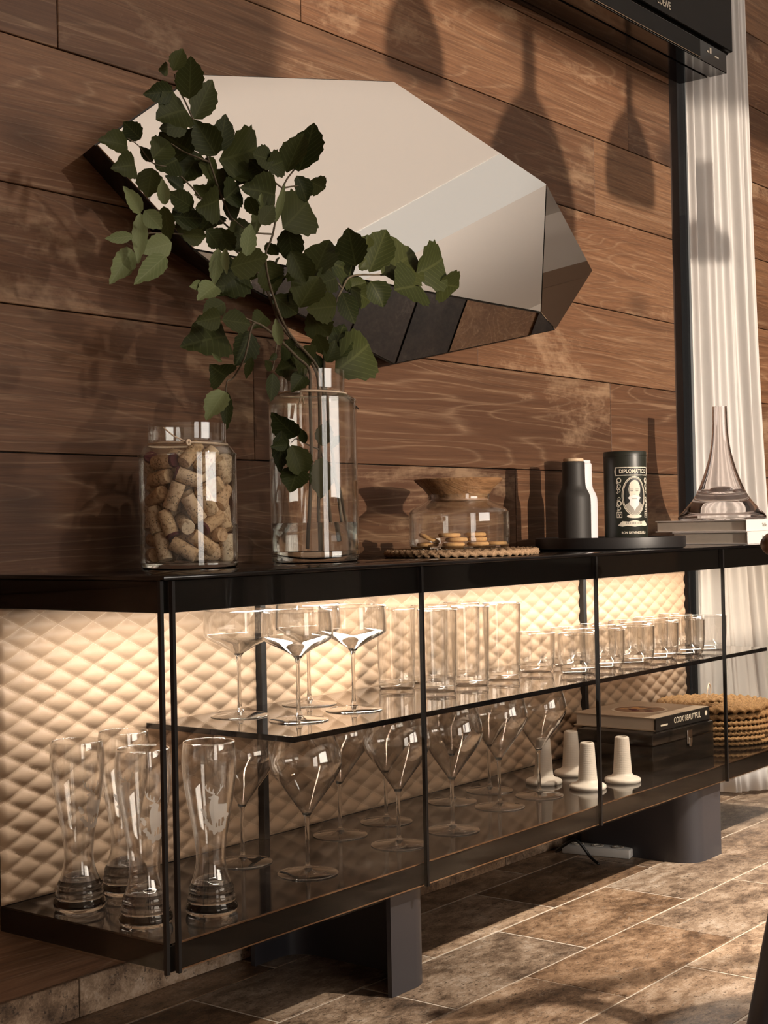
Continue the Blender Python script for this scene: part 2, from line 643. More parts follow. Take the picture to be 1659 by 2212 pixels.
# floor: a grout bed with single tiles laid in running bond
floor = obj('floor', box_bm(-2.0, 7.2, -4.4, 2.4, -.12, -.0012), M['grout'])
tag(floor, 'brown travertine tile floor with pale grout', None, None, 'structure')
tile_me = bpy.data.meshes.new('tile')
b = box_bm(-.2105, .2105, -.0985, .0985, -.012, 0.0, .0015)
b.to_mesh(tile_me); b.free()
tile_me.materials.append(M['travertine'])
tbm = bmesh.new()
for r in range(-28, 5):
    yc = 1.30 + .2 * r
    off = 2.3925 if r % 2 == 0 else 2.18
    for c in range(-10, 12):
        xc = off + .425 * c
        if not (-1.95 < xc - .2105 and xc + .2105 < 7.15): continue
        if yc - .0985 < -4.35 or yc + .0985 > 2.2: continue
        if .3 < xc < 4.9 and -.75 < yc < 1.95:
            o = link(bpy.data.objects.new('tile', tile_me))
            o.parent = floor
            o.location = (xc, yc, random.uniform(-.0006, .0006))
            o.rotation_euler = (0, 0, PI if (r * 7 + c * 3) % 2 else 0)
        else:
            box_bm(xc - .2105, xc + .2105, yc - .0985, yc + .0985, -.012, 0, 0, 1, tbm)
ft = obj('tile_field', tbm, M['travertine'], floor)
ft['kind'] = 'stuff'

# wood-clad wall: every plank its own piece on a dark backing
wall = obj('wall_back', box_bm(-2.0, 3.80, WY + .012, WY + .15, 0, CEIL), M['black_matte'])
tag(wall, 'brown oak plank wall behind the sideboard', None, None, 'structure')
rows = [.060, .250, .475, .700, .926, 1.163, 1.357, 1.597, 1.803, 2.040, 2.275, 2.510, CEIL]
joints = {3: [1.2, 2.95], 4: [.55, 2.041, 3.42], 5: [.2, 1.35, 2.80], 6: [1.0, 2.55], 7: [-.2, 1.583, 3.36], 8: [.4, 2.2, 3.55], 9: [1.1, 2.75], 10: [.3, 1.9, 3.2], 11: [1.2, 2.6]}
def plank(x0, x1, z0, z1, parent, y=WY):
    w, h = (x1 - x0) - .0016, (z1 - z0) - .0022
    o = obj('plank', box_bm(-w / 2, w / 2, 0, .012, -h / 2, h / 2, .0011), M['wall_oak'], parent)
    o.location = ((x0 + x1) / 2, y + random.uniform(-.0008, .0004), (z0 + z1) / 2)
    return o
for i in range(len(rows) - 1):
    js = [-1.0] + joints.get(i, [.9, 2.4]) + [3.80]
    for a, c in zip(js, js[1:]):
        plank(a, c, rows[i], rows[i + 1], wall)
# brown recess strip where the cladding stops, its colour deepened for the shade
trim = box('trim_1', 3.80, 3.905, WY + .028, WY + .06, 0, CEIL, M['recess_shade'])
tag(trim, 'brown vertical strip with recess shade in its colour where the plank wall ends', None, None, 'structure')
# wall beyond the curtain
wall2 = obj('wall_back_end', box_bm(4.12, 7.2, WY + .012, WY + .15, 0, CEIL), M['black_matte'])
tag(wall2, 'oak plank wall on the far side of the curtain', None, None, 'structure')
rows2 = [.0, .25, .475, .70, .926, 1.163, 1.40, 1.62, 1.86, 2.10, 2.33, 2.55, CEIL]
for i in range(len(rows2) - 1):
    js = [4.12, 5.3 + .5 * (i % 2), 7.2]
    for a, c in zip(js, js[1:]): plank(a, c, rows2[i], rows2[i + 1], wall2)
# narrow window behind the curtain
win = thing('window_1', 'narrow floor-length window behind the white curtain', None, (3.986, WY + .06, 0))
win['kind'] = 'structure'
for x0, x1, z0, z1 in ((-.134, -.10, 0, CEIL), (.10, .134, 0, CEIL), (-.10, .10, 0, .05), (-.10, .10, CEIL - .05, CEIL)):
    box('frame', x0, x1, -.03, .03, z0, z1, M['white_plastic'], win)
box('pane', -.10, .10, -.004, .004, .05, CEIL - .05, M['pane_glass'], win)
# skirting of stone tiles
sk = thing('baseboard_back', 'stone tile skirting along the plank wall', None, (0, WY, 0))
sk['kind'] = 'structure'
for k in range(-6, 6):
    x0 = 1.586 + .425 * k
    x1 = min(x0 + .4225, 3.80)
    if x1 - x0 < .02 or x0 < -1: continue
    o = obj('tile', box_bm(-(x1 - x0) / 2, (x1 - x0) / 2, -.010, 0, 0, .063, .0012), M['travertine'], sk)
    o.location = ((x0 + x1) / 2, 0, 0)
# rest of the room, behind and beside the camera (it shows in the mirror)
ceil = obj('ceiling', box_bm(-2.0, 7.2, -4.4, 2.04, CEIL, CEIL + .1), M['plaster'])
tag(ceil, 'warm white plaster ceiling', None, None, 'structure')
band = box('cove_glow_strip', 5.18, 5.70, -4.4, WY, CEIL - .004, CEIL, M['plaster_cove_glow'])  # whiter plaster stands in for the glow of a lit ceiling cove
tag(band, 'broad ceiling band with the glow of a cove painted in as white', None, None, 'structure')
for nm, a, lb in (('wall_left', (-2.1, -2.0, -4.4, 2.04, 0, CEIL), 'plain plaster side wall near the camera'), ('wall_right', (7.2, 7.3, -4.4, 2.04, 0, CEIL), 'plain plaster wall at the far end')):
    tag(obj(nm, box_bm(*a), M['plaster']), lb, None, None, 'structure')
fw = thing('wall_front', 'window wall opposite the sideboard', None, (0, -4.4, 0))
fw['kind'] = 'structure'
for x0, x1, z0, z1 in ((-2, -1.0, 0, CEIL), (.6, 1.45, 0, CEIL), (4.55, 7.2, 0, CEIL), (1.45, 4.55, 0, .92), (1.45, 4.55, 2.58, CEIL), (-1.0, .6, 2.5, CEIL)):
    box('panel', x0, x1, -.1, 0, z0, z1, M['plaster'], fw)
w2 = thing('window_2', 'wide window opposite the sideboard', None, (3.0, -4.4, 0)); w2['kind'] = 'structure'
for x in (-1.55, 1.5): box('frame', x, x + .05, -.06, 0, .92, 2.58, M['black_matte'], w2)
for z in (.92, 2.53): box('frame', -1.55, 1.55, -.06, 0, z, z + .05, M['black_matte'], w2)
w3 = thing('window_3', 'glazed garden door behind the camera', None, (-.2, -4.4, 0)); w3['kind'] = 'structure'
for x in (-.8, -.42, -.025, .36, .75): box('frame', x, x + .05, -.06, 0, 0, 2.5, M['black_matte'], w3)
box('frame', -.8, .8, -.06, 0, 2.45, 2.5, M['black_matte'], w3)
cab = thing('tall_cabinet', 'tall brown cabinet with handleless doors at the far end wall', 'cabinet', (6.88, .9, 0))
box('carcass', -.28, .31, -1.4, .95, .08, 2.30, M['cabinet_brown'], cab)
for i in range(4): box('door', -.30, -.281, -1.39 + .585 * i, -1.39 + .585 * i + .58, .1, 2.22, M['cabinet_brown'], cab, .002)
isl = thing('kitchen_island', 'dark stone clad kitchen island with pale oak panel across the room', 'kitchen island', (5.2, 0, 0))
box('carcass', .022, .60, -1.2, 1.1, .08, 1.06, M['black_matte'], isl)
for y0, y1 in ((-1.2, -.52), (-.51, -.22), (-.21, .03), (.40, 1.1)): box('stone_panel', 0, .02, y0, y1, .08, 1.06, M['dark_stone'], isl, .001)
box('oak_panel', -.004, .021, .04, .39, .08, 1.06, M['pale_oak'], isl, .002)
box('worktop', -.03, .64, -1.23, 1.13, 1.062, 1.092, M['dark_stone'], isl, .002)
box('plinth', .06, .58, -1.15, 1.05, 0, .078, M['black_matte'], isl)
# pendant lamps hanging over the dining place: their shadows fall on the plank wall
def pendant(x, z0, r, h, neck, label):
    t = thing('pendant_lamp', label, 'lamp', (x, -.6, z0), 0, 'pendant lamps over the dining place')
    pr = smooth_prof([(r * .93, 0), (r, h * .18), (r * .92, h * .5), (r * .55, h * .82), (neck, h)], 5)
    obj('shade', lathe(shell(pr, .004), 40), M['pendant_metal'], t)
    obj('neck', lathe([(0, h - .004), (neck, h), (neck, h + .16), (0, h + .16)], 20), M['pendant_metal'], t)
    tube('cord', [(0, 0, h + .15), (0, 0, CEIL - z0 - .02)], .004, M['black_matte'], t, 6)
    obj('ceiling_rose', lathe([(0, CEIL - z0 - .03), (.05, CEIL - z0 - .03), (.05, CEIL - z0), (0, CEIL - z0)], 24), M['pendant_metal'], t)
    return t
pendant(2.80, 1.665, .21, .40, .030, 'widest metal pendant lamp over the dining place')
pendant(3.31, 1.88, .14, .25, .020, 'medium metal pendant lamp next to the widest one')
pendant(2.33, 1.99, .11, .20, .018, 'small metal pendant lamp next to the spotlight rail')
pendant(3.66, 1.755, .095, .125, .026, 'smallest metal pendant lamp hanging nearest the curtain')
# uplighter added out of view to brighten the ceiling that shows in the mirror
ul = thing('added_uplighter', 'added uplighter stand, out of view, that brightens the ceiling', 'lamp', (4.6, -.5, 0))
obj('foot', lathe([(0, 0), (.14, 0), (.14, .015), (.02, .022), (0, .022)], 32), M['black_matte'], ul)
tube('pole', [(0, 0, .02), (0, 0, 1.05)], .012, M['black_matte'], ul, 12)
obj('bowl', lathe(shell(smooth_prof([(.012, 1.03), (.06, 1.05), (.12, 1.10), (.14, 1.15)], 4), .003), 32), M['black_matte'], ul)
ulh = bpy.data.lights.new('ceiling_fill_beam', 'SPOT')
ulh.energy = UP_E; ulh.color = (1, .93, .86); ulh.spot_size = math.radians(150); ulh.spot_blend = .8; ulh.shadow_soft_size = .1
ulo = link(bpy.data.objects.new('ceiling_fill_beam', ulh)); ulo.parent = ul; ulo.location = (0, 0, 1.15); ulo.rotation_euler = (PI, 0, 0)
# ceiling spot rail
rail = thing('spotlight_rail', 'black ceiling rail carrying four spotlights', 'spotlight rail', (2.6, -.32, CEIL))
box('rail', -1.3, 1.3, -.015, .015, -.025, 0, M['black_matte'], rail)
for x, tgt, e, cone in ((-.35, (2.0, 1.87, 1.25), SPOT_E * .14, 38), (.05, (2.35, 1.05, 0), SPOT_E * .8, 34), (.75, (3.05, 1.05, 0), SPOT_E, 34), (1.28, (3.75, 1.10, 0), SPOT_E, 34)):
    d = (Vector(tgt) - Vector((2.6 + x, -.32, CEIL - .1))).normalized()
    q = d.to_track_quat('-Z', 'Y')
    h = obj('spot_head', lathe([(0, .06), (.03, .06), (.034, .02), (.034, -.05), (.030, -.05), (.028, -.035), (0, -.035)], 24), M['black_matte'], rail, (x, 0, -.1))
    h.rotation_mode = 'QUATERNION'; h.rotation_quaternion = q
    ln = obj('lens', lathe([(0, -.037), (.027, -.037), (.027, -.035), (0, -.035)], 20), M['lamp_lens'], h)
    box('bracket', x - .006, x + .006, -.006, .006, -.07, -.02, M['black_matte'], rail)
    l = bpy.data.lights.new('spot_beam', 'SPOT')
    l.energy = e; l.color = (1, .88, .74); l.spot_size = math.radians(cone); l.spot_blend = .6; l.shadow_soft_size = .03
    lo = link(bpy.data.objects.new('spot_beam', l)); lo.parent = rail
    lo.location = Vector((x, 0, -.1)) + d * .07
    lo.rotation_euler = q.to_euler()

# ================================================================ sideboard
ZT, ZBAND, ZS, ZB, ZU = .733, .680, .468, .2176, .1774
X0, X1, YF, YB = 1.422, 3.822, 1.5, 1.872
sb = thing('sideboard', 'long black glass-fronted sideboard with quilted tan back panel and inner light', 'sideboard', (0, 0, 0))
box('top_panel', X0 + .006, X1 - .006, YF + .006, YB + .020, ZBAND, ZT - .007, M['black_panel'], sb, .001)
box('top_glass', X0 - .002, X1 + .002, YF - .004, YB + .022, ZT - .007, ZT, M['black_gloss'], sb, .0022, 2)
box('base_panel', X0 + .006, X1 - .006, YF + .006, WY - .012, ZU, ZB - .003, M['black_panel'], sb, .001)
box('base_glass', X0 + .006, X1 - .006, YF + .0065, WY - .012, ZB - .003, ZB, M['black_gloss'], sb)
for z in (ZB - .0022, ZU): box('edge_strip', X0 + .016, X1 - .01, YF + .0035, YF + .0062, z, z + .0022, M['bronze_strip'], sb)
# quilted back
def quilt(x0, x1, z0, z1):
    nx, nz = int((x1 - x0) / .0058), int((z1 - z0) / .0030)
    vs, fs = [], []
    for j in range(nz + 1):
        z = z0 + (z1 - z0) * j / nz
        for i in range(nx + 1):
            x = x0 + (x1 - x0) * i / nx
            u, v = x / QU, z / QV
            h = (abs(math.sin(PI * (u + v))) * abs(math.sin(PI * (u - v)))) ** .42
            e = min((x - x0), (x1 - x), (z - z0), (z1 - z))
            h *= min(1.0, e / .006 + .15)
            vs.append((x, YB + .004 - .0075 * h, z))
    n = nx + 1
    for j in range(nz):
        for i in range(nx):
            a = j * n + i
            fs.append((a, a + 1, a + n + 1, a + n))
    me = bpy.data.meshes.new('quilted_panel')
    me.from_pydata(vs, [], fs)
    return me
for a, c in ((X0 + .001, 2.010), (2.024, 3.198), (3.212, 3.782)):
    obj('quilted_panel', quilt(a, c, ZB + .001, ZBAND), M['quilted_leather'], sb, smooth=True)
box('back_board', X0 + .002, 3.784, YB + .0045, YB + .018, ZB, ZBAND, M['black_matte'], sb)
for x in (2.017, 3.205): box('upright_profile', x - .0072, x + .0072, YB - .012, YB + .006, ZB, ZBAND, M['black_matte'], sb, .001)
# smoked glass shelf on small brackets
box('shelf', 1.726, 3.545, 1.532, YB - .006, ZS - .009, ZS, M['smoked_shelf'], sb, .0008)
box('shelf_edge', 1.7255, 3.5455, 1.5305, 1.5322, ZS - .0092, ZS, M['black_gloss'], sb)
box('shelf_edge', 1.7240, 1.7262, 1.5305, YB - .006, ZS - .0092, ZS, M['black_gloss'], sb)
box('shelf_edge', 3.5450, 3.5470, 1.5305, YB - .006, ZS - .0092, ZS, M['black_gloss'], sb)
for x in (2.017, 3.205): box('shelf_bracket', x - .006, x + .006, 1.58, YB, ZS - .020, ZS - .0094, M['black_matte'], sb)
# LED strip set flush into the underside of the top
box('light_strip', X0 + .05, X1 - .06, 1.722, 1.744, ZBAND - .0004, ZBAND + .004, M['led_warm'], sb)
# glass doors with slim dark edges
edges = [X0 + .011, 2.0235, 2.6230, 3.2230, X1 - .002]
for i in range(4):
    a, c = edges[i] + (.0 if i == 0 else .0004), edges[i + 1] - .0004
    d = box('glass_door', a + .004, c - .004, YF - .006, YF, ZU + .001, ZT - .008, M['pane_glass'], sb)
    for p, q in ((a, a + (.0056 if i == 0 else .0026)), (c - .0026, c)):
        box('edge_profile', p, q, YF - .0064, YF + .0006, ZU, ZT - .0075, M['door_edge'], d)
for xs in (X0 - .006, X1):
    d = box('side_glass', xs, xs + .006, YF + .0055, YB + .006, ZU + .001, ZT - .008, M['pane_glass'], sb)
    box('edge_profile', xs - .0004, xs + .0058, YF - .0005, YF + .0056, ZU, ZT - .0075, M['door_edge'], d)
# bent sheet legs
def leg(xw, xe, name='leg'):
    s = 1 if xe > xw else -1
    path = []
    y0, y1, r = 1.532, 1.838, .045
    path.append((xe, y0))
    for k in range(9):
        a = PI / 2 * k / 8
        path.append((xw + s * (r - r * math.sin(a)), y0 + r - r * math.cos(a)))
    for k in range(9):
        a = PI / 2 * k / 8
        path.append((xw + s * (r - r * math.cos(a)), y1 - r + r * math.sin(a)))
    path.append((xe, y1))
    th = .009
    bm = bmesh.new()
    n = len(path)
    V = []
    for i, (x, y) in enumerate(path):
        p = Vector(path[max(i - 1, 0)]); q = Vector(path[min(i + 1, n - 1)])
        t = (q - p).normalized(); nn = Vector((-t.y, t.x)) * th * s
        # keep thickness on the inside of the channel
        V.append([bm.verts.new((x, y, 0)), bm.verts.new((x, y, ZU)), bm.verts.new((x - nn.x * -1, y - nn.y * -1, 0)), bm.verts.new((x + nn.x, y + nn.y, ZU))])
    for i in range(n - 1):
        a, b_ = V[i], V[i + 1]
        bm.faces.new((a[0], b_[0], b_[1], a[1])); bm.faces.new((a[2], a[3], b_[3], b_[2]))
        bm.faces.new((a[0], a[2], b_[2], b_[0])); bm.faces.new((a[1], b_[1], b_[3], a[3]))
    for e in (V[0], V[-1]): bm.faces.new((e[0], e[1], e[3], e[2]))
    bmesh.ops.recalc_face_normals(bm, faces=bm.faces)
    o = obj(name, bm, M['anthracite'], sb)
    sharp(o.data, 30)
leg(2.066, 1.953)
leg(3.105, 3.239)

# ================================================================ television and soundbar
tv = thing('television', 'black flat television on the plank wall, its lower edge in view', 'television', (0, 0, 0))
box('screen_case', 2.636, 3.886, 1.750, 1.795, 2.114, 2.83 - .1, M['black_panel'], tv, .004)
box('screen_front', 2.64, 3.882, 1.737, 1.7505, 2.118, 2.726, M['black_panel'], tv, .002)
box('wall_mount', 3.1, 3.5, 1.795, WY, 2.2, 2.6, M['black_matte'], tv)
RotF = Matrix(((1, 0, 0, 0), (0, 0, -1, 0), (0, 1, 0, 0), (0, 0, 0, 1)))
text_obj('logo', 'LOEWE', .028, M['print_cream'], tv, Matrix.Translation((3.462, 1.7362, 2.145)) @ RotF, .0004, .8)
bar = thing('soundbar', 'glossy black soundbar under the television', 'soundbar', (0, 0, 0))
box('front_body', 2.66, 3.862, 1.747, 1.800, 2.055, 2.112, M['black_gloss'], bar, .0015)
box('rear_body', 2.66, 3.862, 1.806, WY - .001, 2.0555, 2.108, M['black_gloss'], bar, .0015)
box('groove', 2.67, 3.855, 1.799, 1.807, 2.060, 2.108, M['black_matte'], bar)
box('grille', 2.662, 3.69, 1.7452, 1.7475, 2.062, 2.108, M['black_panel'], bar)
box('grille_line', 2.662, 3.69, 1.7449, 1.747, 2.0595, 2.0615, M['bronze_strip'], bar)
for i, (dx, dz, w, h) in enumerate(((3.735, 2.086, .012, .005), (3.752, 2.086, .010, .016), (3.784, 2.083, .024, .004))):
    box('logo_mark', dx, dx + w, 1.7458, 1.7475, dz, dz + h, M['print_cream'], bar)

# ================================================================ faceted wall mirror
MV = dict(A=(1.6032, 1.8303, 1.4307), B=(1.8642, 1.8557, 1.6122), C=(2.4704, 1.8739, 1.7421), D=(3.0547, 1.8570, 1.6214), I=(2.9415, 1.8108, 1.2913), J=(1.8041, 1.8095, 1.2823), G=(2.4128, 1.8450, 1.1323), F=(3.0197, 1.8185, 1.2579), K=(1.9043, 1.8181, 1.2456), E=(3.3026, 1.8747, 1.4427))
MV = {k: Vector(v) for k, v in MV.items()}
mir = thing('faceted_mirror', 'large faceted polygonal mirror hung on the plank wall above the sideboard', 'mirror', (0, 0, 0))
def facet(name, ks, inset=.0022):
    P = [MV[k] for k in ks]
    n = (P[1] - P[0]).cross(P[2] - P[0]).normalized()
    if n.y > 0: n = -n
    c = sum(P, Vector()) / len(P)
    bm = bmesh.new()
    Q = []
    m = len(P)
    for i in range(m):
        d1 = (P[i] - P[i - 1]).normalized(); d2 = (P[(i + 1) % m] - P[i]).normalized()
        n1 = n.cross(d1); n2 = n.cross(d2)
        if n1.dot(c - P[i]) < 0: n1 = -n1
        if n2.dot(c - P[i]) < 0: n2 = -n2
        bis = (n1 + n2).normalized()
        Q.append(P[i] + bis * inset / max(.35, bis.dot(n1)))
    a = [bm.verts.new(p + n * .0008) for p in Q]
    b_ = [bm.verts.new(p - n * .004) for p in Q]
    bm.faces.new(a); bm.faces.new(b_[::-1])
    for i in range(m): bm.faces.new((a[i], b_[i], b_[(i + 1) % m], a[(i + 1) % m]))
    bmesh.ops.recalc_face_normals(bm, faces=bm.faces)
    return obj(name, bm, M['mirror_silver'], mir)
facet('mirror_facet', 'ABCDIJ'); facet('mirror_facet', 'DEFI'); facet('mirror_facet', 'IFGKJ')
bm = bmesh.new()
ring = 'ABCDEFGKJ'
fr = {k: bm.verts.new(MV[k] + Vector((0, .0035, 0))) for k in MV}
cen = Vector((2.35, 0, 1.42))
bk = {k: bm.verts.new(Vector((MV[k].x + (cen.x - MV[k].x) * .035, WY - .0015, MV[k].z + (cen.z - MV[k].z) * .10))) for k in ring}
bm.faces.new([fr[k] for k in 'ABCDIJ']); bm.faces.new([fr[k] for k in 'DEFI']); bm.faces.new([fr[k] for k in 'IFGKJ'])
for i in range(len(ring)):
    a, c = ring[i], ring[(i + 1) % len(ring)]
    bm.faces.new((fr[a], fr[c], bk[c], bk[a]))
bm.faces.new([bk[k] for k in ring])
bmesh.ops.recalc_face_normals(bm, faces=bm.faces)
obj('frame_body', bm, M['black_lacquer'], mir)

# ================================================================ curtain
def curtain():
    nu, nv = 200, 46
    vs, fs = [], []
    for j in range(nv + 1):
        z = .012 + (CEIL - .05) * j / nv
        t = j / nv
        wid = 1.06 - .33 * t                     # gathered narrower at the rail
        for i in range(nu + 1):
            s = i / nu
            ph = s * 2 * PI * 4.6
            amp = (.017 + .008 * math.sin(s * 9 + 1)) * min(1, .25 + s * 5)
            # path of the cloth: starts by the plank wall, comes forward and away
            px = 3.858 + .30 * wid * s
            py = 1.872 - (.075 + .085 * (1 - t) ** 5) * math.sin(min(1, s * 1.1) * PI / 2)
            nx, ny = -.35, -.93
            d = amp * math.sin(ph + .5 * math.sin(4 * s + 2.2 * t)) + .006 * math.sin(3.1 * ph + 5 * t)
            flare = .012 * (1 - t) ** 3 * math.sin(ph * .5)
            vs.append((px + d * .5 * nx + flare, py + (d - .0) * ny * .8, z))
    n = nu + 1
    for j in range(nv):
        for i in range(nu):
            a = j * n + i
            fs.append((a, a + 1, a + n + 1, a + n))
    me = bpy.data.meshes.new('curtain')
    me.from_pydata(vs, [], fs)
    return me
cu = obj('curtain', curtain(), M['curtain_voile'], None, smooth=True)
sm = cu.modifiers.new('cloth_thickness', 'SOLIDIFY'); sm.thickness = .0012
tag(cu, 'long white pleated curtain hanging to the floor at the end of the plank wall', 'curtain')
CORKS = [
(0,.0033,.0048,.0128,.208,.072,.703,.676),
(0,.0541,.0018,.0128,.572,.519,.48,-.416),
(0,-.0116,.0467,.0128,.108,-.03,.706,.699),
(0,.0335,-.0515,.0235,.0,-.666,-.746,.0),
(0,.0195,.0455,.0221,.106,-.799,-.352,-.475),
(1,.0023,-.0359,.0154,.315,-.401,.542,-.668),
(0,-.0467,.0354,.0128,.661,-.375,.599,.251),
(0,.051,-.0343,.0235,.0,-.139,-.99,.0),
(0,.0201,-.0145,.0245,.16,-.721,.578,-.348),
(0,.0493,.0367,.0235,.809,-.0,.0,-.588),
(0,.0348,.0497,.0569,.139,-.965,.036,.219),
(0,.009,-.0479,.0443,.62,.661,.275,-.322),
(0,-.0235,-.0547,.032,.372,.756,.476,.253),
(0,.0586,.0015,.0373,.341,-.329,-.631,-.614),
(0,.003,.0604,.0456,.058,.899,-.392,-.187),
(0,-.047,-.0359,.022,.025,-.496,.716,-.49),
(1,-.0227,.0085,.0264,.846,-.219,.332,-.355),
(0,.0254,.0544,.0884,.353,-.413,-.84,.005),
(0,-.0598,-.0001,.0258,.175,.913,-.367,.037),
(0,-.0595,-.0133,.0633,.935,-.214,.015,.281),
(0,-.0588,.0166,.069,.03,-.093,-.979,.18),
(0,.033,.0054,.0364,.137,-.122,-.867,-.463),
(0,.0378,-.0087,.0701,.712,.494,-.439,-.236),
(0,-.0385,.0373,.037,.576,.362,-.618,.394),
(0,-.0558,-.0245,.1088,.188,-.699,-.686,-.073),
(0,-.005,-.0589,.0651,.798,-.151,.487,-.321),
(0,-.0387,-.0293,.0631,.212,-.104,-.804,.545),
(1,-.0397,.0433,.077,.238,-.162,-.045,-.957),
(0,-.0283,-.0172,.0421,.49,.752,-.017,.441),
(0,.0342,-.0427,.0719,.654,-.159,.174,.719),
(0,.0547,-.0274,.0714,.142,.964,-.223,-.035),
(0,.0488,.0004,.0933,.092,-.64,-.244,.723),
(0,-.0236,.0221,.0637,.737,-.175,.486,.436),
(0,-.0361,-.0488,.0877,.088,.926,-.273,.245),
(0,-.0071,-.0214,.0609,.511,.404,-.459,.605),
(0,-.0031,.0329,.0488,.356,-.815,-.236,.393),
(0,-.0231,.0114,.0862,.186,-.557,-.171,-.791),
(0,.0318,.0222,.0701,.023,-.996,-.079,-.044),
(1,-.0311,.0331,.1181,.148,-.671,.576,-.443),
(0,.0027,-.0153,.0827,.694,.682,.147,.177),
(0,-.0131,.0597,.0726,.026,.98,.068,-.185),
(0,-.0568,.0151,.1073,.15,-.003,.824,.546),
(0,.0152,-.0081,.1028,.038,.144,-.746,-.649),
(0,-.001,.0585,.1118,.676,-.29,.6,-.315),
(0,-.0224,-.0284,.0958,.145,-.21,.954,-.155),
(0,-.0165,-.0584,.0992,.917,-.142,-.208,.309),
(0,-.0407,-.0425,.1378,.237,-.294,.773,-.51),
(0,-.0071,.0581,.1359,.631,-.145,-.734,.205),
(0,-.0002,-.0487,.1204,.397,-.308,-.78,-.372),
(1,.0222,-.0533,.1041,.326,.73,-.559,-.218),
(0,.0079,.0342,.0924,.012,-.998,-.014,-.059),
(0,.0029,.0343,.1382,.797,.046,-.04,-.6),
(0,-.0438,.0405,.1601,.34,-.897,.064,-.274),
(0,.0563,.0245,.0724,.073,.49,.867,-.053),
(0,.0198,-.0569,.1499,.195,-.898,.304,-.251),
(0,.0167,-.0187,.1296,.628,-.061,-.765,-.13),
(0,-.022,.0005,.1138,.681,-.311,-.472,.466),
(0,-.0583,.004,.1382,.281,.205,-.627,.697),
(0,.0418,.0264,.1068,.113,-.594,-.435,.667),
(0,.0484,.005,.1175,.64,-.486,.549,-.23),
(1,-.0235,.0069,.1442,.083,.596,.621,.503),
(0,.0273,.0551,.1521,.445,.043,-.058,-.892),
(0,.0433,-.0422,.1539,.243,-.946,.121,-.179),
(0,.0094,-.0326,.1615,.085,-.898,-.391,-.181),
(0,.0245,.0079,.1406,.392,-.619,-.481,.482),
(0,-.0156,-.0579,.1663,.368,-.301,-.88,.024),
(0,-.018,-.0299,.1364,.11,.39,-.735,-.543),
(0,.0576,-.0187,.1168,.474,-.012,.146,.868),
(0,.0397,.0288,.1312,.156,-.624,.171,-.746),
(0,.0372,.0314,.1556,.592,-.463,.459,-.473),
(0,-.0575,-.0056,.1648,.614,-.678,.277,.294),
(0,.0607,.0083,.1581,.979,-.126,.004,.162),
(0,.0091,.0209,.1738,.479,-.504,.368,.618),
(0,-.0195,.0375,.1679,.67,-.6,.379,.218),
(0,.0467,-.0154,.1569,.094,.675,-.212,-.7),
(0,-.0328,-.0411,.1759,.769,.229,.351,.483),
(0,-.0121,-.0159,.1565,.57,-.11,-.566,.585),]
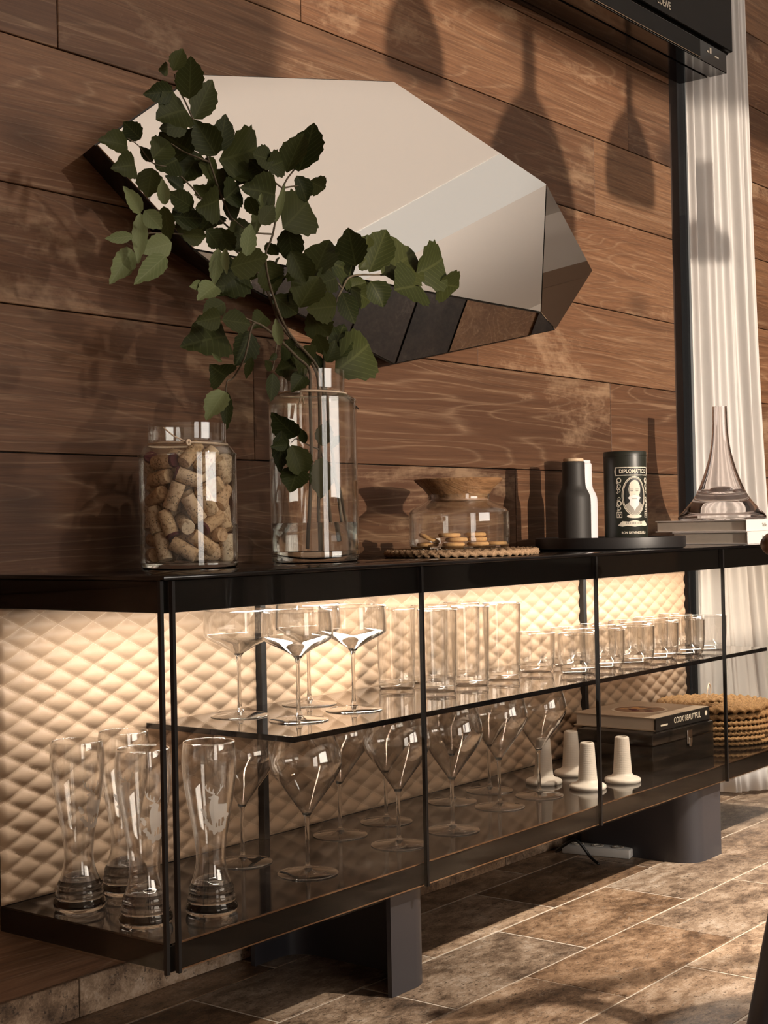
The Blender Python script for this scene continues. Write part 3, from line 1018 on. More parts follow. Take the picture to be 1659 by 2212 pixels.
BRANCHES={
'tall':([[(2.041,1.74,.753),(2.041,1.74,.83),(2.047,1.74,.949),(2.049,1.74,1.025),(2.039,1.739,1.084),(1.977,1.73,1.125),(1.926,1.723,1.157),(1.902,1.717,1.186),(1.87,1.71,1.224),(1.842,1.705,1.245),(1.801,1.696,1.286),(1.745,1.683,1.342),(1.705,1.672,1.394),(1.674,1.664,1.431),(1.641,1.655,1.467),(1.615,1.649,1.49),(1.604,1.645,1.508)],
[(1.801,1.696,1.286),(1.718,1.684,1.319),(1.668,1.676,1.347),(1.615,1.668,1.366),(1.571,1.663,1.366),(1.537,1.657,1.385),(1.51,1.653,1.391)],
[(1.842,1.705,1.245),(1.753,1.693,1.275),(1.683,1.687,1.273),(1.593,1.679,1.263),(1.551,1.675,1.253),(1.538,1.674,1.246)],
[(1.705,1.672,1.394),(1.645,1.666,1.397),(1.61,1.662,1.404)],
[(1.745,1.683,1.342),(1.699,1.68,1.334),(1.675,1.678,1.337)]],
[(1.574,1.617,1.501,1.594,1.618,1.536,.5,0,-.13),
(1.589,1.643,1.515,1.574,1.646,1.508,.9,0,-.43),
(1.599,1.609,1.46,1.613,1.618,1.524,.5,0,-.24),
(1.58,1.622,1.471,1.536,1.634,1.46,.55,0,-.03),
(1.677,1.677,1.459,1.715,1.676,1.524,.45,0,.14),
(1.609,1.622,1.451,1.554,1.625,1.427,.8,0,.37),
(1.639,1.654,1.437,1.59,1.66,1.423,.5,0,.17),
(1.68,1.631,1.392,1.643,1.638,1.437,.62,0,.09),
(1.703,1.648,1.407,1.707,1.637,1.459,.52,0,.37),
(1.727,1.664,1.399,1.813,1.669,1.436,.72,0,.38),
(1.548,1.664,1.399,1.527,1.675,1.42,.75,0,-.11),
(1.53,1.67,1.386,1.476,1.669,1.384,.48,0,.44),
(1.684,1.689,1.407,1.611,1.679,1.42,.75,0,-.36),
(1.546,1.634,1.365,1.587,1.645,1.398,.6,0,-.06),
(1.573,1.665,1.369,1.545,1.66,1.384,.4,0,.01),
(1.522,1.645,1.352,1.475,1.641,1.338,.65,0,.09),
(1.569,1.663,1.358,1.569,1.673,1.319,.78,0,.18),
(1.672,1.699,1.348,1.645,1.708,1.365,.42,0,.49),
(1.631,1.672,1.383,1.583,1.664,1.36,.7,0,.36),
(1.708,1.696,1.415,1.675,1.705,1.365,.6,0,.07),
(1.734,1.684,1.384,1.69,1.677,1.388,.6,0,.33),
(1.748,1.676,1.38,1.788,1.671,1.399,.8,0,-.44),
(1.725,1.694,1.381,1.772,1.706,1.359,.78,0,-.41),
(1.728,1.695,1.35,1.694,1.693,1.355,.6,0,-.35),
(1.728,1.661,1.335,1.765,1.667,1.363,.8,0,.37),
(1.698,1.641,1.327,1.653,1.644,1.307,.85,0,-.46),
(1.756,1.695,1.329,1.793,1.691,1.346,.85,0,.38),
(1.767,1.714,1.329,1.73,1.715,1.297,.75,0,.5),
(1.653,1.659,1.309,1.594,1.649,1.32,.42,0,.1),
(1.518,1.582,1.28,1.507,1.575,1.312,.42,1,-.09),
(1.623,1.679,1.294,1.677,1.671,1.297,.6,0,-.46),
(1.656,1.701,1.291,1.699,1.696,1.283,.5,0,.46),
(1.741,1.672,1.277,1.795,1.669,1.301,.55,0,.1),
(1.71,1.667,1.285,1.746,1.664,1.258,.65,0,.27),
(1.719,1.608,1.234,1.732,1.61,1.283,.4,1,.24),
(1.487,1.6,1.265,1.451,1.593,1.293,.36,1,.3),
(1.488,1.595,1.269,1.511,1.587,1.247,.65,1,-.06),
(1.511,1.628,1.275,1.497,1.619,1.203,.24,1,-.18),
(1.473,1.604,1.23,1.432,1.612,1.222,.32,1,-.06),
(1.51,1.645,1.223,1.463,1.637,1.17,.36,1,-.16),
(1.585,1.638,1.241,1.536,1.647,1.223,.55,1,-.05),
(1.543,1.607,1.212,1.477,1.598,1.165,.3,1,.03),
(1.575,1.644,1.297,1.592,1.652,1.253,.42,0,.34),
(1.625,1.654,1.26,1.666,1.648,1.263,.5,0,.31),
(1.696,1.647,1.249,1.693,1.655,1.195,.32,1,-.15),
(1.696,1.632,1.247,1.696,1.63,1.209,.28,1,.42),
(1.742,1.667,1.226,1.811,1.655,1.25,.5,0,.44),
(1.843,1.725,1.246,1.786,1.736,1.202,.75,0,-.07),
(1.751,1.669,1.259,1.774,1.658,1.275,.7,0,.09),
(1.689,1.665,1.28,1.722,1.672,1.26,.6,0,-.45),
(1.871,1.723,1.278,1.846,1.733,1.262,.5,0,.08),
(1.873,1.707,1.22,1.899,1.712,1.261,.75,0,-.12),
(2.037,1.757,1.107,1.963,1.76,1.081,.62,0,-.24),
(2.015,1.727,1.089,1.961,1.718,1.108,.75,0,.31),
(1.841,1.725,1.218,1.786,1.736,1.208,.62,0,.08),
(1.868,1.704,1.167,1.828,1.694,1.141,.55,0,0)]),
'upright':([[(2.057,1.72,.77),(2.042,1.72,.872),(2.038,1.72,.998),(2.027,1.72,1.082),(1.925,1.701,1.138),(1.867,1.685,1.195),(1.833,1.67,1.255),(1.844,1.662,1.295),(1.851,1.645,1.372),(1.892,1.635,1.425),(1.915,1.629,1.455)],
[(1.851,1.645,1.372),(1.811,1.64,1.381),(1.781,1.638,1.379)],
[(1.844,1.662,1.295),(1.782,1.657,1.29),(1.73,1.649,1.304)],
[(1.851,1.645,1.372),(1.899,1.645,1.385),(1.918,1.646,1.387)]],
[(1.827,1.661,1.392,1.79,1.658,1.408,.8,0,-.04),
(1.797,1.629,1.395,1.839,1.633,1.413,.75,0,.1),
(1.812,1.63,1.409,1.771,1.633,1.411,.7,0,.44),
(1.835,1.64,1.357,1.758,1.639,1.355,.6,0,.22),
(1.735,1.617,1.334,1.749,1.612,1.308,.6,0,.48),
(1.849,1.633,1.398,1.892,1.634,1.466,.4,0,-.49),
(1.873,1.626,1.399,1.913,1.628,1.481,.48,0,-.48),
(1.888,1.642,1.399,1.913,1.645,1.363,.55,0,-.44),
(1.925,1.646,1.397,1.959,1.645,1.39,.85,0,.18),
(1.853,1.642,1.306,1.916,1.647,1.357,.75,0,.24),
(1.759,1.613,1.292,1.779,1.603,1.321,.6,0,.18),
(1.771,1.637,1.279,1.781,1.631,1.342,.22,1,-.04),
(1.79,1.607,1.298,1.808,1.603,1.358,.16,1,-.14),
(1.859,1.697,1.256,1.894,1.707,1.211,.6,0,-.28),
(1.894,1.672,1.316,1.916,1.68,1.262,.6,0,.16),
(1.892,1.664,1.273,1.921,1.659,1.228,.6,0,-.16),
(1.856,1.687,1.286,1.886,1.692,1.271,.5,0,.42),
(1.909,1.662,1.18,1.953,1.658,1.232,.65,0,-.38),
(1.907,1.686,1.208,1.938,1.693,1.206,.9,0,-.12),
(1.887,1.7,1.199,1.946,1.703,1.177,.5,0,-.07)]),
'side':([[(2.137,1.755,.751),(2.121,1.755,.83),(2.098,1.755,.96),(2.081,1.754,1.089),(2.084,1.75,1.14),(2.102,1.744,1.206),(2.122,1.74,1.244),(2.15,1.738,1.271),(2.24,1.735,1.284),(2.349,1.731,1.295),(2.41,1.73,1.286),(2.43,1.729,1.287)],
[(2.102,1.744,1.206),(2.056,1.741,1.239),(2.015,1.738,1.26)],
[(2.122,1.74,1.244),(2.095,1.739,1.261),(2.067,1.737,1.275)]],
[(2.104,1.692,1.278,2.093,1.698,1.34,.72,0,-.33),
(2.172,1.713,1.28,2.226,1.717,1.36,.5,0,.02),
(2.169,1.718,1.323,2.187,1.729,1.35,.6,0,.11),
(2.146,1.717,1.28,2.159,1.711,1.299,.7,0,.36),
(2.229,1.726,1.284,2.333,1.733,1.335,.78,0,-.15),
(2.312,1.701,1.29,2.393,1.702,1.329,.8,0,.32),
(2.366,1.698,1.277,2.443,1.705,1.282,.65,0,.42),
(2.111,1.752,1.294,2.178,1.759,1.279,.8,0,-.49),
(2.04,1.741,1.257,2.093,1.75,1.326,.55,0,-.45),
(1.999,1.715,1.236,1.953,1.71,1.283,.52,0,.03),
(2.086,1.726,1.257,2.035,1.725,1.241,.7,0,.28),
(2.149,1.692,1.256,2.17,1.682,1.214,.75,0,-.37),
(2.313,1.696,1.268,2.224,1.686,1.249,.75,0,.47),
(2.152,1.759,1.25,2.2,1.749,1.266,.5,0,0),
(2.096,1.72,1.232,2.121,1.715,1.182,.52,0,-.15),
(2.155,1.743,1.248,2.211,1.745,1.231,.6,0,-.14),
(2.063,1.705,1.201,1.979,1.697,1.186,.5,0,-.13),
(2.009,1.728,1.182,2.062,1.728,1.152,.65,0,.2),
(2.079,1.739,1.106,2.124,1.744,1.169,.6,0,-.04),
(2.088,1.725,1.087,2.18,1.726,1.141,.68,0,.2),
(2.081,1.76,1.084,2.065,1.76,1.116,.45,0,.29),
(2.051,1.722,1.098,2.06,1.71,1.134,.6,0,.34),
(2.011,1.713,1.146,2.044,1.721,1.115,.5,0,.17)]),
'drooping':([[(1.974,1.71,.759),(1.988,1.71,.912),(1.988,1.71,1.028),(1.983,1.706,1.078),(1.941,1.699,1.098),(1.881,1.689,1.125),(1.825,1.679,1.142),(1.805,1.678,1.136),(1.789,1.68,1.085),(1.792,1.71,1.052),(1.775,1.71,1.043),(1.772,1.71,1.008)],
[(1.825,1.679,1.142),(1.758,1.67,1.15),(1.721,1.666,1.139)],
[(1.881,1.689,1.125),(1.871,1.691,1.076),(1.864,1.69,1.068)]],
[(1.613,1.571,1.172,1.572,1.566,1.147,.5,1,.29),
(1.589,1.577,1.17,1.56,1.573,1.163,.4,1,-.08),
(1.789,1.601,1.096,1.779,1.6,1.134,.36,1,-.07),
(1.914,1.712,1.117,1.959,1.723,1.109,.65,0,-.13),
(1.983,1.715,1.074,1.955,1.721,1.043,.6,0,.06),
(1.85,1.673,1.061,1.846,1.675,1.018,.42,0,-.5),
(1.843,1.657,1.092,1.833,1.664,1.081,.5,0,-.46),
(1.824,1.653,1.062,1.799,1.643,1.074,.35,0,.38),
(1.76,1.686,1.119,1.654,1.675,1.094,.52,0,.27),
(1.714,1.659,1.137,1.78,1.664,1.137,.42,0,-.39),
(1.815,1.689,1.13,1.792,1.7,1.078,.6,0,-.44),
(1.786,1.662,1.082,1.774,1.663,1.049,.32,0,.33),
(1.752,1.683,1.046,1.708,1.675,1.059,.85,0,-.25),
(1.674,1.622,1.061,1.659,1.628,1.074,.25,1,-.11),
(1.702,1.648,1.139,1.649,1.645,1.126,.5,0,-.15),
(1.753,1.691,1.171,1.706,1.689,1.151,.5,0,.25),
(1.685,1.627,1.018,1.651,1.632,.976,.5,1,.26),
(1.78,1.716,1.029,1.779,1.716,.971,.28,0,-.02)]),
'sunken':([[(2.151,1.74,.748),(2.12,1.74,.806),(2.102,1.74,.868),(2.077,1.74,.904),(2.05,1.74,.938),(2.048,1.74,1),(2.05,1.74,1.043)],
[(2.05,1.74,.938),(2.008,1.74,.949),(1.983,1.74,.957),(1.97,1.74,.95)]],
[(1.957,1.716,.956,1.891,1.708,.991,.42,0,-.4),
(1.918,1.717,.968,1.912,1.717,.902,.36,0,-.06),
(1.918,1.692,.941,1.936,1.686,.888,.6,0,-.3),
(1.938,1.696,.905,1.909,1.69,.864,.75,0,.19),
(2,1.695,.922,2.001,1.7,.856,.5,0,-.09),
(2.013,1.705,.943,2.021,1.7,.983,.6,0,-.28),
(2.038,1.702,.941,2.053,1.699,.962,.45,0,-.33),
(1.957,1.696,.946,1.955,1.703,.969,.5,0,-.36),
(1.917,1.702,.942,1.88,1.704,.938,.4,0,-.03)]),
}
RIGHT = Vector((.614, -.789, 0)).normalized()      # direction across the room, used to turn labels
def ring_twine(name, r, z, parent, rad=.0019, wob=.001):
    return tube(name, [(r * math.cos(a), r * math.sin(a), z + wob * math.sin(2 * a + 1)) for a in [2 * PI * i / 40 for i in range(40)]], rad, M['twine'], parent, 6, True)

def rim_mesh(R, z, rad=.0011, seg=56):
    """rounded lip of a glass: a fine ring that catches the light"""
    me = lathe([(R + rad * math.cos(a), z + rad * math.sin(a)) for a in [2 * PI * i / 10 for i in range(11)]], seg, 80)
    me.materials.append(M['drinking_glass'])
    return me
# ---------------------------------------------------------------- etched wheat-beer glasses
WEIZ = smooth_prof([(.0305, .046), (.0262, .058), (.0225, .078), (.0238, .105), (.0300, .142), (.0372, .180), (.0412, .212), (.0416, .236), (.0392, .257)], 5)
def weiz_r(z):
    for (r0, z0), (r1, z1) in zip(WEIZ, WEIZ[1:]):
        if z0 <= z <= z1: return r0 + (r1 - r0) * (z - z0) / (z1 - z0 + 1e-9)
    return WEIZ[-1][0]
STAG = [[(.000, .128), (-.004, .134), (-.007, .147), (-.010, .160), (-.010, .171), (-.008, .177), (-.0115, .1785), (-.012, .180), (-.007, .1815), (-.004, .184), (-.001, .182), (.003, .1805), (.004, .178), (.003, .174), (.003, .169), (.012, .168), (.019, .168), (.0205, .162), (.019, .150), (.0195, .139), (.018, .128), (.0165, .128), (.0165, .140), (.0135, .148), (.0100, .147), (.0095, .128), (.0078, .128), (.0075, .145), (.0045, .145), (.0045, .128), (.003, .128), (.002, .140), (.0005, .140)],
        [(-.003, .183), (-.009, .1855), (-.015, .190), (-.018, .195), (-.0195, .2015), (-.0185, .202), (-.0172, .1965), (-.0155, .1995), (-.0145, .1990), (-.0150, .1935), (-.0120, .1905), (-.0115, .1955), (-.0102, .1950), (-.0098, .1895), (-.0065, .1875), (-.0055, .1925), (-.0042, .1922), (-.0042, .1865), (-.002, .185)],
        [(.000, .183), (.003, .187), (.0055, .192), (.0058, .199), (.0070, .199), (.0072, .1935), (.0098, .1965), (.0106, .1958), (.0075, .1905), (.0045, .1865), (.0015, .1830)]]
rs = random.Random(4)
GROUND = []
for k in range(26):
    s = -.021 + .042 * k / 25
    zc = .128 + .034 * max(0, (-s - .004) / .017) ** 1.4 + .020 * max(0, (s - .008) / .013) ** 1.5 + rs.uniform(-.003, .003)
    r = rs.uniform(.0024, .0046)
    GROUND.append([(s + r * math.cos(a) * rs.uniform(.7, 1.2), zc + r * math.sin(a) * rs.uniform(.7, 1.2)) for a in [2 * PI * i / 8 for i in range(8)]])
def wrap_print(polys, a0):
    bm = bmesh.new()
    for poly in polys:
        vs = [bm.verts.new((x, z, 0)) for x, z in poly]
        f = bm.faces.new(vs)
    bmesh.ops.triangulate(bm, faces=bm.faces[:])
    bmesh.ops.subdivide_edges(bm, edges=[e for e in bm.edges if e.calc_length() > .006], cuts=1)
    for v in bm.verts:
        s, z = v.co.x, v.co.y
        R = weiz_r(z) + .0003
        a = a0 + s / R
        v.co = Vector((R * math.cos(a), R * math.sin(a), z))
    return bm
def weizen(loc, a0, label):
    t = thing('wheat_beer_glass', label, 'beer glass', loc, 0, 'etched wheat beer glasses')
    obj('wall', lathe(shell(WEIZ, .0016), 56, 60), M['drinking_glass'], t)
    obj('rim', rim_mesh(.0384, .2572), None, t)
    base = [(0, 0), (.034, 0), (.0385, .003), (.0398, .009), (.0392, .014), (.0362, .0175), (.0368, .0225), (.0362, .027), (.0338, .0305), (.0342, .035), (.0335, .040), (.0305, .0462), (.0285, .0462), (.020, .053), (.009, .057), (0, .058)]
    obj('base', lathe(base, 56, 50), M['solid_glass'], t)
    pr = obj('stag_print', wrap_print(STAG, a0), M['frosted_print'], t)
    obj('meadow_print', wrap_print(GROUND, a0), M['frosted_print'], pr)
    return t
FR = math.atan2(-1.6, -1.55)     # direction facing the camera
weizen((1.585, 1.579, ZB), FR + .25, 'etched stag beer glass just past the sideboard corner edge, nearest the wine glasses')
weizen((1.484, 1.615, ZB), FR + .55, 'etched stag beer glass right behind the corner edge profile of the sideboard')
weizen((1.487, 1.766, ZB), FR + .75, 'etched stag beer glass furthest from the wine glasses, in front of the quilting')
weizen((1.596, 1.782, ZB), FR + .2, 'etched stag beer glass mostly hidden behind the one at the corner edge')

# ---------------------------------------------------------------- stemware
def foot_mesh(R):
    return lathe([(0, 0), (R * .96, 0), (R, .0012), (R * .97, .0022), (R * .5, .0042), (.008, .0078), (.0048, .014), (0, .014)], 44, 50)
WB = smooth_prof([(.0042, .094), (.0080, .101), (.028, .1285), (.0500, .158), (.0600, .178), (.0612, .192), (.0560, .214), (.0490, .232)], 5)
def wine(loc, label):
    t = thing('wine_glass', label, 'wine glass', loc, 0, 'wine glasses on the lower level of the sideboard')
    obj('bowl', WBM, M['drinking_glass'], t)
    obj('stem', WSM, M['solid_glass'], t)
    ft_ = obj('foot', WFM, None, t)
    obj('foot_rim', FRM, None, ft_)
    obj('rim', WRM, None, t)
FRM, WRM, CRM, TRM, SRM = rim_mesh(.0502, .0012), rim_mesh(.0485, .2320), rim_mesh(.0595, .1860), rim_mesh(.0397, .1610), rim_mesh(.0434, .0860)
WBM = lathe(shell(WB, .0011), 52, 60); WBM.materials.append(M['drinking_glass'])
WSM = lathe([(0, .0135), (.0047, .0135), (.0036, .022), (.0033, .055), (.0036, .085), (.0046, .0945), (.0080, .1005), (.0030, .0975), (0, .0965)], 24, 60); WSM.materials.append(M['solid_glass'])
WFM = foot_mesh(.0505); WFM.materials.append(M['drinking_glass'])
order = ['first', 'second', 'third', 'fourth', 'fifth', 'sixth']
for i, (x, y) in enumerate(((1.851, 1.617), (2.109, 1.622), (2.264, 1.612), (2.504, 1.664), (2.651, 1.660))):
    wine((x, y, ZB), '%s diamond-bowled wine glass of the front row, counted from the stag beer glasses' % order[i])
for i, (x, y) in enumerate(((1.851, 1.766), (2.116, 1.766), (2.261, 1.769), (2.499, 1.779), (2.645, 1.783))):
    wine((x, y, ZB), '%s diamond-bowled wine glass of the row by the quilting, counted from the beer glasses' % order[i])
CB = smooth_prof([(.0045, .104), (.0105, .111), (.030, .1225), (.0500, .1325), (.0595, .1390), (.0617, .1440), (.0615, .160), (.0600, .186)], 5)
CBM = lathe(shell(CB, .0011), 52, 60); CBM.materials.append(M['drinking_glass'])
CSM = lathe([(0, .0135), (.0047, .0135), (.0034, .022), (.0030, .06), (.0034, .095), (.0048, .1045), (.0095, .1105), (.004, .1075), (0, .1065)], 24, 60); CSM.materials.append(M['solid_glass'])
for (x, y), lb in zip(((1.873, 1.788), (1.880, 1.656), (2.060, 1.788), (2.034, 1.660)), ('champagne coupe nearest the sideboard corner, by the quilting on the glass shelf', 'champagne coupe at the front corner of the glass shelf', 'champagne coupe behind the two front ones, by the quilting on the glass shelf', 'champagne coupe standing next to the tall tumblers on the glass shelf')):
    t = thing('champagne_coupe', lb, 'champagne glass', (x, y, ZS), 0, 'champagne coupes on the glass shelf')
    obj('bowl', CBM, None, t); obj('stem', CSM, None, t); obj('rim', CRM, None, t)
    obj('foot_rim', FRM, None, obj('foot', WFM, None, t))
# tall and short tumblers
TW = smooth_prof([(.0362, .013), (.0372, .022), (.0385, .08), (.0402, .161)], 5)
TWM = lathe(shell(TW, .0012), 48, 60); TWM.materials.append(M['drinking_glass'])
TBM = lathe([(0, 0), (.0335, 0), (.0362, .003), (.0366, .013), (.0345, .0142), (.02, .0115), (0, .0105)], 48, 50); TBM.materials.append(M['drinking_glass'])
SW = smooth_prof([(.0395, .014), (.0420, .022), (.0436, .045), (.0440, .086)], 5)
SWM = lathe(shell(SW, .0013), 48, 60); SWM.materials.append(M['drinking_glass'])
SBM = lathe([(0, 0), (.033, 0), (.0378, .004), (.0400, .0145), (.0375, .0155), (.02, .012), (0, .0105)], 48, 50); SBM.materials.append(M['drinking_glass'])
for j, (y, rw) in enumerate(((1.700, 'front row'), (1.803, 'row by the quilting'))):
    for i, x in enumerate((2.348, 2.462, 2.580)):
        t = thing('highball_glass', '%s tall straight tumbler of the %s, counted from the coupes' % (order[i], rw), 'tumbler', (x, y, ZS), 0, 'tall tumblers on the glass shelf')
        obj('wall', TWM, None, t); obj('base', TBM, None, t); obj('rim', TRM, None, t)
for j, (y, rw, sh) in enumerate(((1.628, 'front row', 0), (1.728, 'second row', .012))):
    for i in range(6):
        t = thing('whisky_tumbler', '%s low tumbler of the %s, counted from the tall tumblers' % (order[i], rw), 'tumbler', (2.768 + .1295 * i + sh - (.02 if j and i == 0 else 0), y + random.uniform(-.006, .006), ZS), 0, 'low tumblers on the glass shelf')
        obj('wall', SWM, None, t); obj('base', SBM, None, t); obj('rim', SRM, None, t)

# ---------------------------------------------------------------- candle holders, box, book, mats
pr = [(0, 0), (.0385, 0), (.0405, .003), (.0400, .0075), (.036, .0105), (.026, .0130), (.0215, .018)]
for k in range(20):
    z = .020 + .0785 * k / 20
    r = .0208 - .0052 * k / 20
    pr += [(r, z), (r - .0002, z + .0008), (r, z + .0018)]
pr += [(.0150, .099), (.0130, .1003), (.0105, .1000), (.0105, .085), (0, .085)]
CHM = lathe(pr, 40, 50); CHM.materials.append(M['cream_ceramic'])
for (x, y), lb in zip(((2.784, 1.731), (2.914, 1.737), (2.780, 1.617), (2.894, 1.594)), ('cream ribbed ceramic candle holder directly behind the last wine glass', 'cream ribbed ceramic candle holder furthest back, beside the black box', 'cream ribbed ceramic candle holder at the door joint, in the front pair', 'cream ribbed ceramic candle holder standing closest before the black box')):
    o = obj('candle_holder', CHM, None, None, (x, y, ZB))
    tag(o, lb, 'candle holder', 'cream candle holders')
bx = thing('clasp_box', 'glossy black hinged box with metal clasp under the cookbook', 'box', (3.186, 1.688, ZB), -.03)
box('body', -.150, .150, -.103, .103, 0, .058, M['black_lacquer'], bx, .003, 2)
box('lid', -.150, .150, -.103, .103, .0592, .0862, M['black_lacquer'], bx, .003, 2)
cl = box('clasp', .010, .034, -.1065, -.1028, .045, .078, M['chrome'], bx, .001)
box('clasp_tongue', .016, .028, -.1085, -.1060, .038, .060, M['chrome'], cl, .0015)
bk = thing('cookbook', 'thick cookbook with dark spine lying on the black box', 'book', (3.212, 1.713, ZB + .0866), -.03)
box('page_block', -.128, .126, -.105, .106, .003, .029, M['paper'], bk)
box('cover', -.133, .133, -.112, .112, 0, .003, M['book_cover'], bk, .0008)
box('cover', -.133, .133, -.112, .112, .029, .032, M['book_cover'], bk, .0008)
box('spine', -.133, .133, -.1145, -.1115, .0003, .0317, M['book_spine'], bk, .0008)
text_obj('title', 'COOK BEAUTIFUL', .020, M['print_cream'], bk, Matrix.Translation((.018, -.1147, .0165)) @ RotF, .0002, .82)
box('author_line', -.113, -.080, -.1151, -.1146, .0105, .0145, M['print_cream'], bk)
obj('publisher_mark', lathe([(0, 0), (.006, 0), (.006, .0005), (0, .0005)], 16), M['print_cream'], bk).matrix_local = Matrix.Translation((.113, -.1146, .018)) @ Matrix.Rotation(PI / 2, 4, 'X')
dish = obj('plate_picture', lathe([(0, 0), (.068, 0), (.068, .0004), (0, .0004)], 40), M['print_cream'], bk, (-.01, .0, .032))
dk = obj('plate_food', lathe([(0, 0), (.061, 0), (.061, .0003), (0, .0003)], 40), M['gasket'], dish, (0, 0, .0004))
for k in range(9):
    a = k * 2.4; r = .012 + .0045 * k
    obj('food_piece', lathe([(0, 0), (.011, 0), (.010, .0006), (0, .0006)], 12), [M['cookie'], M['wine_stain'], M['walnut']][k % 3], dish, (r * math.cos(a), r * math.sin(a), .0006))
# braided mats
def braid(R0, R1, rad, seg=9, lay=3.0, step=.0045):
    """flat spiral of a plaited strand"""
    bm = bmesh.new()
    pitch = rad * 1.9
    turns = (R1 - R0) / pitch
    pts, th, s = [], 0.0, 0.0
    tot = 2 * PI * turns
    prev = None
    while th <= tot:
        R = R0 + pitch * th / (2 * PI)
        k = th / tot
        ring = []
        for i in range(seg):
            a = 2 * PI * i / seg
            bump = 1 + .46 * math.sin(s / rad * lay + (1 if math.cos(a) > 0 else -1) * 2.2 * math.sin(a) * 1.3) 
            rr = rad * bump * .88
            ring.append(bm.verts.new(((R + rr * math.cos(a)) * math.cos(th), (R + rr * math.cos(a)) * math.sin(th), rad + rr * math.sin(a) * .92)))
        if prev:
            for i in range(seg): bm.faces.new((prev[i], prev[(i + 1) % seg], ring[(i + 1) % seg], ring[i]))
        else: bm.faces.new(ring[::-1])
        prev = ring
        d = step / max(R, .01)
        th += d; s += step
    bm.faces.new(prev)
    bmesh.ops.recalc_face_normals(bm, faces=bm.faces)
    me = bpy.data.meshes.new('braid')
    bm.to_mesh(me); bm.free()
    me.polygons.foreach_set('use_smooth', [True] * len(me.polygons))
    return me
thin_m = braid(.012, .152, .0064, 8); thin_m.materials.append(M['seagrass'])
thick_m = braid(.040, .150, .0095, 9, 2.4, .006); thick_m.materials.append(M['seagrass'])
z = ZB
for i in range(5):
    o = obj('woven_mat', thin_m, None, None, (3.592 + random.uniform(-.004, .004), 1.698 + random.uniform(-.003, .003), z), False)
    o.rotation_euler = (0, 0, i * 1.3)
    tag(o, '%s flat plaited seagrass mat from the bottom of the mat stack' % order[i], 'placemat', 'woven mats in the sideboard')
    z += .0129
for i in range(2):
    o = obj('woven_mat', thick_m, None, None, (3.588 + .006 * i, 1.699, z), False)
    o.rotation_euler = (0, 0, 2 + i * 1.9)
    tag(o, ('thick plaited seagrass ring mat lying second from the top of the mat stack', 'topmost thick plaited seagrass ring mat with a cord loop')[i], 'placemat', 'woven mats in the sideboard')
    z += .0188
lp_ = spline([(-.10, .02, .018), (-.108, .024, .040), (-.085, .012, .052), (-.06, .0, .040), (-.055, -.004, .016)], 6)
tube('hanging_loop', lp_, .0016, M['twine'], o, 6)

# ---------------------------------------------------------------- on the sideboard: jar of corks
def jar(name, label, loc, R, zsh, rn, ztop, base, cat):
    t = thing(name, label, cat, loc)
    pr = smooth_prof([(R * .985, base), (R, base + .012), (R, zsh - .030), (R * .985, zsh - .016), (R * .93, zsh - .006), (rn + .006, zsh), (rn, zsh + .006), (rn, ztop)], 5)
    obj('body', lathe(shell(pr, .0022), 64, 60), M['jar_glass'], t)
    obj('thick_base', lathe([(0, 0), (R * .94, 0), (R * .985, .004), (R * .985, base), (R * .94, base + .0015), (0, base - .002)], 64, 50), M['solid_glass'], t)
    return t
j1 = jar('storage_jar', 'wide glass jar filled with wine corks, twine around its neck', (1.712, 1.742, ZT), .0805, .203, .0645, .238, .010, 'jar')
ring_twine('twine', .0655, .2045, j1)
kn = [Vector((-.0665 * .7, -.0665 * .72, .2045))]
tube('twine_knot', [kn[0] + Vector((.004 * math.cos(a), -.002, .004 * math.sin(a))) for a in [2 * PI * i / 10 for i in range(10)]], .002, M['twine'], j1, 6, True)
tube('twine_end', [kn[0], kn[0] + Vector((-.018, .014, .011)), kn[0] + Vector((-.030, .024, .024))], .0013, M['twine'], j1, 6)
ck = lathe([(0, -.0225), (.0108, -.0225), (.0119, -.021), (.0119, .021), (.0108, .0225), (0, .0225)], 18, 50); ck.materials.append(M['cork'])
ch = lathe([(0, -.024), (.0118, -.024), (.0124, -.022), (.0124, -.002), (.0154, .008), (.0154, .016), (.0130, .021), (.007, .0225), (0, .0225)], 18, 50); ch.materials.append(M['cork'])
st = lathe([(0, -.0232), (.0109, -.0232), (.0121, -.0212), (.0121, -.0188), (.0117, -.0188), (.0100, -.0224), (0, -.0224)], 18, 50); st.materials.append(M['wine_stain'])
for i, (kind, x, y, zz, qw, qx, qy, qz) in enumerate(CORKS):
    o = obj('champagne_cork' if kind else 'wine_cork', ch if kind else ck, None, None, (1.712 + x, 1.742 + y, ZT + .0105 + zz))
    o.rotation_mode = 'QUATERNION'; o.rotation_quaternion = (qw, qx, qy, qz)
    stained = (not kind) and i % 3 == 1
    side = Vector((x, y, 0)).dot(RIGHT)
    deep = -Vector((x, y, 0)).dot(Vector((.789, .614, 0)))
    lvl = ['bottom', 'second', 'third', 'fourth', 'fifth', 'sixth', 'top', 'top'][min(7, int(zz / .0255))]
    sd = 'vase side' if side > .022 else ('corner side' if side < -.022 else 'middle')
    dp = 'front glass' if deep > .018 else ('wall' if deep < -.018 else 'jar axis')
    tag(o, '%s cork in the jar, %s layer, %s, near the %s' % ('mushroom-headed' if kind else ('red-stained wine' if stained else 'plain pale wine'), lvl, sd, dp), 'cork', 'corks in the glass jar')
    if stained: obj('stained_end', st, None, o)

